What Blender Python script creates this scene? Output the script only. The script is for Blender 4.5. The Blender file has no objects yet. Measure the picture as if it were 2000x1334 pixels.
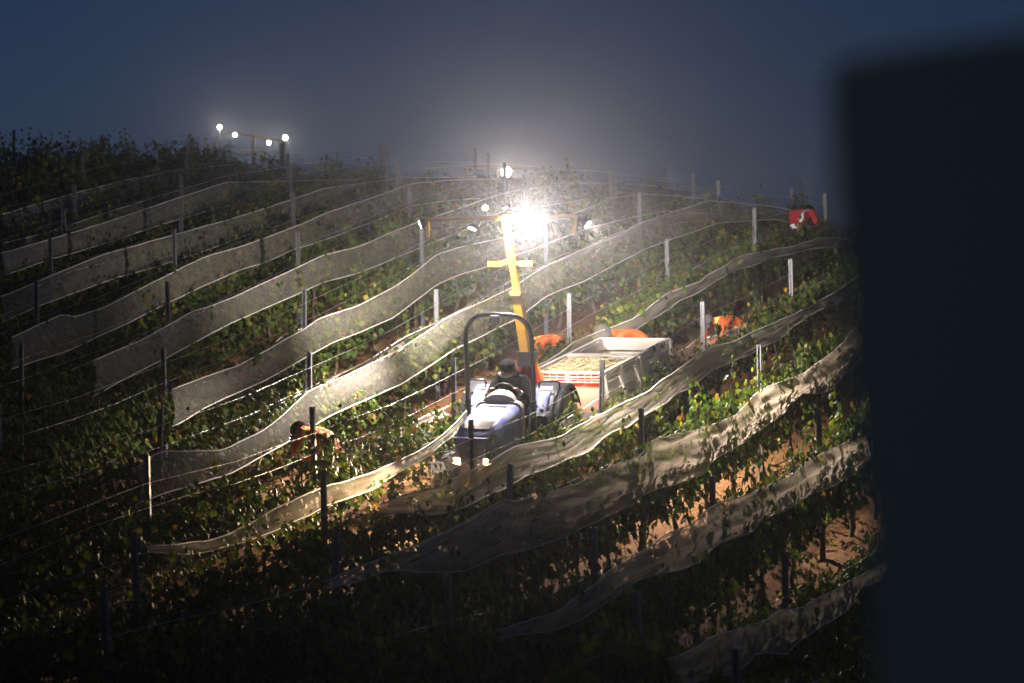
import bpy, bmesh, math, random
from mathutils import Vector, Matrix, noise, Quaternion
random.seed(7)
R = math.radians
sc = bpy.context.scene
col = sc.collection

# tuning values
SUN_EL = 20.0
SKY = 0.0108
EXPO = 0.0
LENS_E = 60
HAZE = 0.001
HAZE_G = 0.942
PW = [1900, 4000, 140, 3000, 5200, 5200, 110, 600, 1700, 28.0, 8, 2300]

# ------------------------------------------------------------------ camera, sky, exposure
cam_d = bpy.data.cameras.new('camera'); cam = bpy.data.objects.new('camera', cam_d); col.objects.link(cam)
cam.location = (0, 0, 0); cam.rotation_euler = (R(90), 0, 0)
cam_d.sensor_width = 36.0; cam_d.lens = 108.0
cam_d.clip_start = 0.05; cam_d.clip_end = 3000
cam_d.dof.use_dof = True; cam_d.dof.focus_distance = 44.0; cam_d.dof.aperture_fstop = 2.2
sc.camera = cam
w = bpy.data.worlds.new('World'); sc.world = w; w.use_nodes = True
nt = w.node_tree; bg = nt.nodes['Background']
sky = nt.nodes.new('ShaderNodeTexSky'); sky.sky_type = 'NISHITA'; sky.sun_disc = False
sky.sun_elevation = R(SUN_EL); sky.sun_rotation = R(120); sky.altitude = 300; sky.air_density = 1.0; sky.dust_density = 0.5; sky.ozone_density = 8.0   # a moonlit sky, far dimmer than day
hue = nt.nodes.new('ShaderNodeMixRGB'); hue.blend_type = 'MULTIPLY'; hue.inputs[0].default_value = 1; hue.inputs[2].default_value = (1.0, .90, 1.2, 1)   # night white balance
nt.links.new(sky.outputs[0], hue.inputs[1]); nt.links.new(hue.outputs[0], bg.inputs[0]); bg.inputs[1].default_value = SKY
vs = sc.view_settings
vs.view_transform = 'Standard'; vs.look = 'None'; vs.gamma = 1.0; vs.use_curve_mapping = False; vs.exposure = EXPO
cy = sc.cycles
cy.max_bounces = 8; cy.diffuse_bounces = 3; cy.glossy_bounces = 2; cy.transmission_bounces = 3; cy.volume_bounces = 0; cy.transparent_max_bounces = 24
cy.use_denoising = True
try: cy.denoiser = 'OPENIMAGEDENOISE'
except Exception: pass
cy.sample_clamp_indirect = 4.0
cy.use_light_tree = True

# ------------------------------------------------------------------ helpers
SU, CU = math.sin(R(24.5)), math.cos(R(24.5))      # rows run uphill to the right, 24.5 degrees off the line of sight
UV = Vector((SU, CU, 0)); VV = Vector((-CU, SU, 0))
GRID = [
[-2.47,-2.43,-2.4,-2.37,-2.34,-2.32,-2.31,-2.3,-2.3,-2.3,-2.31,-2.32,-2.34,-2.36,-2.4,-2.43,-2.48],
[-2.81,-2.79,-2.78,-2.76,-2.73,-2.72,-2.71,-2.71,-2.7,-2.71,-2.72,-2.72,-2.73,-2.75,-2.77,-2.79,-2.82],
[-3.2,-3.21,-3.23,-3.21,-3.17,-3.17,-3.18,-3.18,-3.16,-3.18,-3.19,-3.18,-3.17,-3.21,-3.22,-3.2,-3.2],
[-3.67,-3.71,-3.75,-3.74,-3.7,-3.7,-3.7,-3.7,-3.69,-3.71,-3.72,-3.7,-3.7,-3.72,-3.73,-3.7,-3.67],
[-4.15,-4.24,-4.26,-4.25,-4.23,-4.21,-4.18,-4.2,-4.22,-4.22,-4.21,-4.22,-4.23,-4.22,-4.23,-4.23,-4.16],
[-4.48,-4.59,-4.59,-4.58,-4.58,-4.52,-4.48,-4.5,-4.57,-4.55,-4.54,-4.55,-4.56,-4.53,-4.54,-4.57,-4.49],
[-4.48,-4.6,-4.62,-4.6,-4.58,-4.53,-4.49,-4.49,-4.55,-4.6,-4.61,-4.58,-4.55,-4.54,-4.56,-4.57,-4.48],
[-4.23,-4.35,-4.38,-4.36,-4.32,-4.27,-4.25,-4.27,-4.35,-4.51,-4.5,-4.4,-4.32,-4.34,-4.36,-4.34,-4.27],
[-3.82,-3.92,-3.95,-3.93,-3.88,-3.84,-3.83,-3.91,-4.17,-4.33,-4.26,-4.13,-4.05,-4.04,-4.04,-4.02,-3.96],
[-3.3,-3.37,-3.38,-3.36,-3.31,-3.27,-3.27,-3.32,-3.49,-3.83,-3.78,-3.7,-3.66,-3.65,-3.65,-3.63,-3.59],
[-2.68,-2.73,-2.73,-2.7,-2.64,-2.6,-2.63,-2.75,-2.88,-2.95,-3.05,-3.11,-3.15,-3.17,-3.19,-3.18,-3.16],
[-2.01,-2.03,-2.02,-1.97,-1.91,-1.84,-1.84,-1.94,-2.08,-2.12,-2.29,-2.44,-2.55,-2.62,-2.66,-2.68,-2.67],
[-1.3,-1.3,-1.27,-1.22,-1.14,-1.03,-0.93,-0.96,-1.0,-1.23,-1.53,-1.74,-1.91,-2.02,-2.1,-2.14,-2.15],
[-0.58,-0.55,-0.52,-0.47,-0.39,-0.25,-0.02,0.08,0.15,-0.27,-0.68,-1.0,-1.24,-1.4,-1.51,-1.57,-1.6],
[0.15,0.2,0.25,0.29,0.33,0.42,0.7,1.01,1.02,0.76,0.18,-0.29,-0.6,-0.79,-0.91,-0.99,-1.04],
[0.86,0.94,1.0,1.06,1.1,1.16,1.4,1.76,1.77,1.43,0.76,0.28,-0.01,-0.2,-0.32,-0.41,-0.47],
[1.52,1.63,1.72,1.8,1.9,2.0,2.13,2.2,2.16,1.74,1.12,0.75,0.52,0.37,0.26,0.17,0.09],
[2.11,2.23,2.33,2.44,2.58,2.72,2.74,2.61,2.36,2.02,1.52,1.22,1.04,0.91,0.81,0.72,0.62],
[2.59,2.71,2.78,2.86,2.98,3.1,3.03,2.84,2.61,2.3,1.96,1.7,1.54,1.42,1.32,1.23,1.13],
[2.94,3.03,3.04,3.03,3.06,3.09,3.03,2.87,2.67,2.45,2.25,2.08,1.96,1.86,1.77,1.68,1.57],
[3.1,3.16,3.1,3.02,2.94,2.93,2.89,2.77,2.62,2.51,2.4,2.33,2.26,2.17,2.1,2.03,1.92],
[3.02,3.05,2.99,2.9,2.81,2.77,2.73,2.66,2.57,2.51,2.47,2.44,2.4,2.35,2.3,2.24,2.14],
[2.82,2.82,2.78,2.72,2.66,2.62,2.59,2.55,2.51,2.48,2.46,2.45,2.44,2.42,2.39,2.35,2.27],
[2.58,2.57,2.56,2.54,2.5,2.48,2.47,2.46,2.44,2.43,2.43,2.43,2.43,2.43,2.43,2.4,2.34],
[2.41,2.39,2.4,2.4,2.38,2.38,2.39,2.39,2.39,2.4,2.4,2.4,2.41,2.43,2.44,2.42,2.39],
[2.34,2.32,2.32,2.32,2.33,2.34,2.35,2.36,2.37,2.38,2.39,2.4,2.41,2.43,2.45,2.45,2.42],
[2.34,2.31,2.31,2.32,2.33,2.34,2.35,2.37,2.38,2.39,2.41,2.42,2.43,2.45,2.47,2.47,2.45],
[2.38,2.36,2.35,2.35,2.36,2.37,2.39,2.4,2.41,2.43,2.44,2.45,2.46,2.48,2.49,2.49,2.49],
[2.44,2.43,2.42,2.42,2.43,2.44,2.45,2.46,2.47,2.47,2.48,2.49,2.5,2.51,2.52,2.52,2.52],
[2.52,2.51,2.5,2.51,2.51,2.52,2.52,2.52,2.53,2.53,2.54,2.54,2.55,2.55,2.56,2.56,2.56],
[2.6,2.6,2.59,2.59,2.6,2.6,2.6,2.6,2.6,2.6,2.6,2.6,2.6,2.6,2.6,2.6,2.6],
[2.68,2.68,2.68,2.68,2.68,2.68,2.67,2.67,2.67,2.67,2.66,2.66,2.66,2.66,2.66,2.65,2.65],
[2.76,2.76,2.76,2.76,2.75,2.75,2.75,2.74,2.74,2.73,2.73,2.73,2.72,2.72,2.72,2.71,2.71],
[2.83,2.83,2.83,2.83,2.83,2.83,2.82,2.82,2.81,2.8,2.8,2.79,2.79,2.78,2.78,2.77,2.77],
[2.9,2.9,2.9,2.9,2.9,2.9,2.89,2.89,2.88,2.87,2.87,2.86,2.85,2.85,2.84,2.84,2.83]]
GX0, GY0, GS = -32.0, 0.0, 4.0
def cr(p0, p1, p2, p3, t):
    return p1 + 0.5*t*(p2-p0 + t*(2*p0-5*p1+4*p2-p3 + t*(3*(p1-p2)+p3-p0)))
def ground(x, y):
    nx, ny = len(GRID[0]), len(GRID)
    fx = min(max((x-GX0)/GS, 0), nx-1.001); fy = min(max((y-GY0)/GS, 0), ny-1.001)
    ix, iy = int(fx), int(fy); tx, ty = fx-ix, fy-iy
    c = lambda i, n: min(max(i, 0), n-1)
    rows = []
    for j in (-1, 0, 1, 2):
        g = GRID[c(iy+j, ny)]
        rows.append(cr(g[c(ix-1, nx)], g[ix], g[c(ix+1, nx)], g[c(ix+2, nx)], tx))
    return cr(*rows, ty)
def on_row(v, y):                                   # a point of the row at distance v, at depth y
    x = (SU*y - v)/CU
    return Vector((x, y, ground(x, y)))

class MB:
    def __init__(s): s.v = []; s.f = []; s.m = []; s.mi = 0; s.c = []; s.uv = {}
    def add(s, vs, fs):
        b = len(s.v); s.v += [tuple(p) for p in vs]
        for f in fs: s.f.append(tuple(b+i for i in f)); s.m.append(s.mi)
    def box(s, c, d, rot=None, taper=1.0, tx=None):
        hx, hy, hz = d[0]/2, d[1]/2, d[2]/2
        ty = taper; tx = taper if tx is None else tx
        p = [Vector((sx*hx*(tx if sz > 0 else 1), sy*hy*(ty if sz > 0 else 1), sz*hz)) for sz in (-1, 1) for sx, sy in ((-1,-1),(1,-1),(1,1),(-1,1))]
        if rot is not None: p = [rot @ q for q in p]
        c = Vector(c)
        s.add([q+c for q in p], [(3,2,1,0),(4,5,6,7),(0,1,5,4),(1,2,6,5),(2,3,7,6),(3,0,4,7)])
    def beam(s, a, b, w, h, up=(0,0,1)):
        a, b = Vector(a), Vector(b); d = (b-a).normalized(); upv = Vector(up)
        if abs(d.dot(upv)) > .98: upv = Vector((0,1,0))
        sd = d.cross(upv).normalized(); u2 = sd.cross(d).normalized()
        p = [q + sd*sx*w/2 + u2*sy*h/2 for q in (a, b) for sx, sy in ((-1,-1),(1,-1),(1,1),(-1,1))]
        s.add(p, [(3,2,1,0),(4,5,6,7),(0,1,5,4),(1,2,6,5),(2,3,7,6),(3,0,4,7)])
    def tube(s, pts, r, n=8, cap=True, closed=False):
        pts = [Vector(p) for p in pts]; m = len(pts)
        rr = r if isinstance(r, (list, tuple)) else [r]*m
        ref = None; base = len(s.v); vs = []
        for i, p in enumerate(pts):
            if closed: t = pts[(i+1) % m]-pts[i-1]
            else: t = pts[min(i+1, m-1)]-pts[max(i-1, 0)]
            t.normalize()
            if ref is None: ref = Vector((0,0,1)) if abs(t.z) < .9 else Vector((1,0,0))
            a = t.cross(ref).normalized(); b = a.cross(t).normalized(); ref = b
            for k in range(n):
                an = 2*math.pi*k/n
                vs.append(p + (a*math.cos(an)+b*math.sin(an))*rr[i])
        fs = []
        for i in range(m if closed else m-1):
            j = (i+1) % m
            for k in range(n):
                fs.append((i*n+k, i*n+(k+1) % n, j*n+(k+1) % n, j*n+k))
        if cap and not closed:
            fs.append(tuple(range(n-1, -1, -1))); fs.append(tuple((m-1)*n+k for k in range(n)))
        s.add(vs, fs)
    def lathe(s, prof, n=20, mat=None):             # profile (r, z) about z, or transformed by mat
        vs = []; fs = []
        for r, z in prof:
            for k in range(n):
                a = 2*math.pi*k/n; vs.append(Vector((r*math.cos(a), r*math.sin(a), z)))
        for i in range(len(prof)-1):
            for k in range(n):
                fs.append((i*n+k, i*n+(k+1) % n, (i+1)*n+(k+1) % n, (i+1)*n+k))
        fs.append(tuple(range(n-1, -1, -1))); fs.append(tuple((len(prof)-1)*n+k for k in range(n)))
        if mat is not None: vs = [mat @ q for q in vs]
        s.add(vs, fs)
    def loft(s, rings, cap=True):
        n = len(rings[0]); vs = [p for r in rings for p in r]; fs = []
        for i in range(len(rings)-1):
            for k in range(n):
                fs.append((i*n+k, i*n+(k+1) % n, (i+1)*n+(k+1) % n, (i+1)*n+k))
        if cap: fs.append(tuple(range(n-1, -1, -1))); fs.append(tuple((len(rings)-1)*n+k for k in range(n)))
        s.add(vs, fs)
    def prism(s, outline, a, b):                    # outline points through function a (front) and b (back)
        n = len(outline); vs = [a(p) for p in outline]+[b(p) for p in outline]
        s.add(vs, [tuple(range(n)), tuple(range(2*n-1, n-1, -1))]+[(i, n+i, n+(i+1) % n, (i+1) % n) for i in range(n)])
    def mesh(s, name, mats, smooth=False, bevel=0):
        me = bpy.data.meshes.new(name); me.from_pydata(s.v, [], s.f)
        for m in (mats if isinstance(mats, (list, tuple)) else [mats]): me.materials.append(m)
        if len(set(s.m)) > 1: me.polygons.foreach_set('material_index', s.m)
        if bevel:
            bm = bmesh.new(); bm.from_mesh(me)
            bmesh.ops.recalc_face_normals(bm, faces=bm.faces)
            bmesh.ops.bevel(bm, geom=[e for e in bm.edges if len(e.link_faces) == 2 and e.calc_face_angle(0) > .6], offset=bevel, segments=2, affect='EDGES', profile=.6, clamp_overlap=True)
            bm.to_mesh(me); bm.free()
        else:
            bm = bmesh.new(); bm.from_mesh(me); bmesh.ops.recalc_face_normals(bm, faces=bm.faces); bm.to_mesh(me); bm.free()
        if smooth:
            me.polygons.foreach_set('use_smooth', [True]*len(me.polygons))
            if smooth != 'all':
                try: me.set_sharp_from_angle(angle=R(40))
                except Exception: pass
        me.update(); return me
    def build(s, name, mats, parent=None, smooth=False, bevel=0, M=None):
        return link(name, s.mesh(name, mats, smooth, bevel), parent, M)
def link(name, data, parent=None, M=None):
    o = bpy.data.objects.new(name, data); col.objects.link(o)
    if parent is not None: o.parent = parent
    if M is not None: o.matrix_local = M
    return o
def tag(o, label=None, cat=None, group=None, kind=None):
    if label: o['label'] = label
    if cat: o['category'] = cat
    if group: o['group'] = group
    if kind: o['kind'] = kind
    return o
def thing(name, label, cat, M=None, group=None):
    o = bpy.data.objects.new(name, None); col.objects.link(o); o.empty_display_size = .2
    if M is not None: o.matrix_world = M
    return tag(o, label, cat, group)
def basis(o, f, l=None, up=None):                   # matrix from forward, left, up
    f = Vector(f).normalized(); l = Vector(l); u = f.cross(l).normalized(); l = u.cross(f).normalized()
    return Matrix(((f.x, l.x, u.x, o[0]), (f.y, l.y, u.y, o[1]), (f.z, l.z, u.z, o[2]), (0,0,0,1)))

# ------------------------------------------------------------------ materials
def mat(name, c, rough=.6, metal=0., var=.0, vscale=8., bump=0., bscale=40., c2=None, coat=0., spec=.5, trans=0.):
    m = bpy.data.materials.new(name); m.use_nodes = True; n = m.node_tree; b = n.nodes['Principled BSDF']
    b.inputs['Roughness'].default_value = rough; b.inputs['Metallic'].default_value = metal
    b.inputs['Specular IOR Level'].default_value = spec; b.inputs['Coat Weight'].default_value = coat
    b.inputs['Base Color'].default_value = (*c, 1)
    if var or c2:
        tc = n.nodes.new('ShaderNodeTexCoord'); t = n.nodes.new('ShaderNodeTexNoise'); t.inputs['Scale'].default_value = vscale; t.inputs['Detail'].default_value = 6
        n.links.new(tc.outputs['Object'], t.inputs['Vector'])
        r = n.nodes.new('ShaderNodeValToRGB'); r.color_ramp.elements[0].position = .35; r.color_ramp.elements[1].position = .68
        cc = c2 or tuple(x*(1-var) for x in c)
        r.color_ramp.elements[0].color = (*cc, 1); r.color_ramp.elements[1].color = (*c, 1)
        n.links.new(t.outputs[0], r.inputs[0]); n.links.new(r.outputs[0], b.inputs['Base Color'])
    if bump:
        tc = n.nodes.new('ShaderNodeTexCoord'); t = n.nodes.new('ShaderNodeTexNoise'); t.inputs['Scale'].default_value = bscale; t.inputs['Detail'].default_value = 5
        n.links.new(tc.outputs['Object'], t.inputs['Vector'])
        bp = n.nodes.new('ShaderNodeBump'); bp.inputs['Strength'].default_value = bump; bp.inputs['Distance'].default_value = .02
        n.links.new(t.outputs[0], bp.inputs['Height']); n.links.new(bp.outputs[0], b.inputs['Normal'])
    return m
def emis(name, c, s):
    m = bpy.data.materials.new(name); m.use_nodes = True; n = m.node_tree; n.nodes.clear()
    e = n.nodes.new('ShaderNodeEmission'); e.inputs[0].default_value = (*c, 1); e.inputs[1].default_value = s
    o = n.nodes.new('ShaderNodeOutputMaterial'); n.links.new(e.outputs[0], o.inputs[0]); return m

def soil_material():
    m = mat('soil', (.24, .15, .085), .95, spec=.15); n = m.node_tree; b = n.nodes['Principled BSDF']
    tc = n.nodes.new('ShaderNodeTexCoord')
    def nz(s, d=8):
        t = n.nodes.new('ShaderNodeTexNoise'); t.inputs['Scale'].default_value = s; t.inputs['Detail'].default_value = d; t.inputs['Roughness'].default_value = .65
        n.links.new(tc.outputs['Object'], t.inputs['Vector']); return t
    a = nz(1.3); c = nz(14)
    r = n.nodes.new('ShaderNodeValToRGB'); e = r.color_ramp.elements
    e[0].position = .3; e[0].color = (.08, .036, .014, 1); e[1].position = .7; e[1].color = (.21, .105, .038, 1)
    mx = n.nodes.new('ShaderNodeMath'); mx.operation = 'MULTIPLY_ADD'; mx.inputs[1].default_value = .5
    n.links.new(a.outputs[0], mx.inputs[0])
    h = n.nodes.new('ShaderNodeMath'); h.operation = 'MULTIPLY'; h.inputs[1].default_value = .5
    n.links.new(c.outputs[0], h.inputs[0]); n.links.new(h.outputs[0], mx.inputs[2]); n.links.new(mx.outputs[0], r.inputs[0])
    n.links.new(r.outputs[0], b.inputs['Base Color'])
    bp = n.nodes.new('ShaderNodeBump'); bp.inputs['Strength'].default_value = .8; bp.inputs['Distance'].default_value = .06
    n.links.new(c.outputs[0], bp.inputs['Height']); n.links.new(bp.outputs[0], b.inputs['Normal'])
    return m
def leaf_material(name, ramp):
    m = bpy.data.materials.new(name); m.use_nodes = True; n = m.node_tree; n.nodes.clear()
    at = n.nodes.new('ShaderNodeAttribute'); at.attribute_name = 'tint'
    r = n.nodes.new('ShaderNodeValToRGB'); r.color_ramp.interpolation = 'LINEAR'
    e = r.color_ramp.elements
    e[0].position, e[0].color = ramp[0][0], (*ramp[0][1], 1); e[1].position, e[1].color = ramp[-1][0], (*ramp[-1][1], 1)
    for p, c in ramp[1:-1]:
        x = e.new(p); x.color = (*c, 1)
    n.links.new(at.outputs['Fac'], r.inputs[0])
    oi = n.nodes.new('ShaderNodeObjectInfo')
    hs = n.nodes.new('ShaderNodeHueSaturation')
    mr = n.nodes.new('ShaderNodeMapRange'); mr.inputs[3].default_value = .75; mr.inputs[4].default_value = 1.25
    n.links.new(oi.outputs['Random'], mr.inputs[0]); n.links.new(mr.outputs[0], hs.inputs['Value']); n.links.new(r.outputs[0], hs.inputs['Color'])
    d = n.nodes.new('ShaderNodeBsdfPrincipled'); d.inputs['Roughness'].default_value = .5; d.inputs['Specular IOR Level'].default_value = .15
    t = n.nodes.new('ShaderNodeBsdfTranslucent')
    mu = n.nodes.new('ShaderNodeMixRGB'); mu.blend_type = 'MULTIPLY'; mu.inputs[0].default_value = 1; mu.inputs[2].default_value = (1.0, 1.05, .45, 1)
    n.links.new(hs.outputs[0], mu.inputs[1]); n.links.new(mu.outputs[0], t.inputs[0]); n.links.new(hs.outputs[0], d.inputs['Base Color'])
    mix = n.nodes.new('ShaderNodeMixShader'); mix.inputs[0].default_value = .3
    o = n.nodes.new('ShaderNodeOutputMaterial')
    n.links.new(d.outputs[0], mix.inputs[1]); n.links.new(t.outputs[0], mix.inputs[2]); n.links.new(mix.outputs[0], o.inputs[0])
    return m
def net_material(name, cover, pitch, stripe, streak, c=(.78, .71, .63)):
    # knitted bird net: bright threads with open mesh between them; uv are metres on the cloth
    m = bpy.data.materials.new(name); m.use_nodes = True; n = m.node_tree; n.nodes.clear()
    uv = n.nodes.new('ShaderNodeUVMap'); uv.uv_map = 'cloth'
    sp = n.nodes.new('ShaderNodeSeparateXYZ'); n.links.new(uv.outputs[0], sp.inputs[0])
    def M(op, *a):
        q = n.nodes.new('ShaderNodeMath'); q.operation = op
        for i, x in enumerate(a):
            if isinstance(x, (int, float)): q.inputs[i].default_value = x
            else: n.links.new(x, q.inputs[i])
        return q.outputs[0]
    sv = M('ABSOLUTE', M('SINE', M('MULTIPLY', sp.outputs['Y'], math.pi/pitch)))
    su = M('ABSOLUTE', M('SINE', M('MULTIPLY', sp.outputs['X'], math.pi/(pitch*1.3))))
    tv = M('SUBTRACT', 1.0, sv); tu = M('SUBTRACT', 1.0, su)
    th = M('ADD', M('MULTIPLY', M('POWER', tv, 1.6), stripe), M('MULTIPLY', M('POWER', tu, 2.0), .08))
    nz = n.nodes.new('ShaderNodeTexNoise'); nz.inputs['Scale'].default_value = 1.6; nz.inputs['Detail'].default_value = 4
    mp = n.nodes.new('ShaderNodeMapping'); mp.inputs['Scale'].default_value = (.55, 9., 1) if streak > .3 else (.5, 2.5, 1); mp.inputs['Rotation'].default_value = (0, 0, .22 if streak > .3 else 0)
    n.links.new(uv.outputs[0], mp.inputs[0]); n.links.new(mp.outputs[0], nz.inputs['Vector'])
    dens = M('MULTIPLY_ADD', nz.outputs[0], streak, cover-streak*.52)
    fac = n.nodes.new('ShaderNodeClamp'); n.links.new(M('ADD', dens, th), fac.inputs[0]); fac.inputs[2].default_value = .93
    d = n.nodes.new('ShaderNodeBsdfDiffuse'); d.inputs[0].default_value = (*c, 1)
    t = n.nodes.new('ShaderNodeBsdfTranslucent'); t.inputs[0].default_value = (c[0], c[1]*.96, c[2]*.92, 1)
    mx = n.nodes.new('ShaderNodeMixShader'); mx.inputs[0].default_value = .5
    n.links.new(d.outputs[0], mx.inputs[1]); n.links.new(t.outputs[0], mx.inputs[2])
    tr = n.nodes.new('ShaderNodeBsdfTransparent')
    m2 = n.nodes.new('ShaderNodeMixShader'); n.links.new(fac.outputs[0], m2.inputs[0]); n.links.new(tr.outputs[0], m2.inputs[1]); n.links.new(mx.outputs[0], m2.inputs[2])
    o = n.nodes.new('ShaderNodeOutputMaterial'); n.links.new(m2.outputs[0], o.inputs[0])
    return m

SOIL = soil_material()
LEAF = leaf_material('vine_leaf', [(0, (.024, .048, .008)), (.45, (.070, .115, .016)), (.75, (.16, .18, .026)), (.88, (.30, .24, .035)), (.95, (.32, .15, .03)), (1, (.20, .08, .03))])
NET = net_material('net_taut', .23, .02, .08, .12)
NET2 = net_material('net_slack', .34, .022, .12, .40)
NET3 = net_material('net_bunched', .36, .022, .10, .7, (.80, .66, .52))  # warm lamplight on the lower rows is put into this net's colour
CORD = mat('net_selvage', (.72, .68, .62), .8)
STEEL = mat('galvanised_steel', (.20, .205, .21), .5, .3, .25, 12)
DARKSTEEL = mat('weathered_steel', (.22, .22, .22), .6, .3, .4, 10)
WIRE = mat('wire', (.55, .54, .52), .35, .8)
HOSE = mat('drip_hose', (.02, .02, .02), .35, 0, spec=.6)
BARK = mat('vine_bark', (.13, .085, .055), .95, 0, .5, 18, .7, 30)
YELLOW = mat('yellow_paint', (.55, .30, .02), .4, 0, .25, 9, coat=.3)
RED = mat('red_paint', (.45, .035, .02), .45, 0, .3, 8)
BLACKP = mat('black_plastic', (.018, .018, .02), .45, spec=.5)
BLACKM = mat('black_paint', (.015, .016, .018), .3, coat=.5)
RUBBER = mat('tyre_rubber', (.03, .028, .026), .85, 0, .4, 15, .4, 60)
BLUE = mat('blue_paint', (.13, .16, .50), .32, 0, .35, 4, c2=(.36, .38, .54), coat=.5)
DUST = mat('dusty_screen', (.46, .41, .35), .5, 0, .25, 6, .3, 120)
GREY = mat('grey_plastic', (.34, .31, .27), .5, 0, .2, 7)
BINW = mat('bin_plastic', (.78, .71, .62), .5, 0, .16, 5, .15, 30)
LENS = emis('lamp_lens', (1, .93, .82), LENS_E)
HEADL = emis('headlight_lens', (1, .62, .30), 16)
TAILL = emis('tail_lens', (1, .03, .015), 6)
DARKF = mat('dark_panel', (.52, .55, .33), .9, spec=.1)

# ------------------------------------------------------------------ ground: one sheet
def spread(a, b, step):
    n = max(1, round((b-a)/step)); return [a+(b-a)*i/n for i in range(n)]
xs = spread(-140, -40, 20)+spread(-40, -14, 2.)+spread(-14, 12, .2)+spread(12, 40, 2.)+spread(40, 140, 20)+[140]
ys = spread(-30, 24, 3)+spread(24, 70, .2)+spread(70, 140, 3)+spread(140, 240, 20)+[240]
g = MB(); nx = len(xs)
for y in ys:
    for x in xs:
        z = ground(x, y)
        if 24 <= y <= 70 and -14 <= x <= 12:
            v = -CU*x+SU*y
            t = noise.noise(Vector((x*1.4, y*1.4, 0)))*.07 + noise.noise(Vector((x*3.6, y*3.6, 3)))*.06 + abs(noise.noise(Vector((x*8, y*8, 7))))*.06
            z += t
        g.v.append((x, y, z))
for j in range(len(ys)-1):
    for i in range(nx-1):
        a = j*nx+i; g.f.append((a, a+1, a+nx+1, a+nx)); g.m.append(0)
tag(g.build('ground', SOIL, smooth='all'), 'brown tilled vineyard soil on the hillside', kind='structure')

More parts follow.
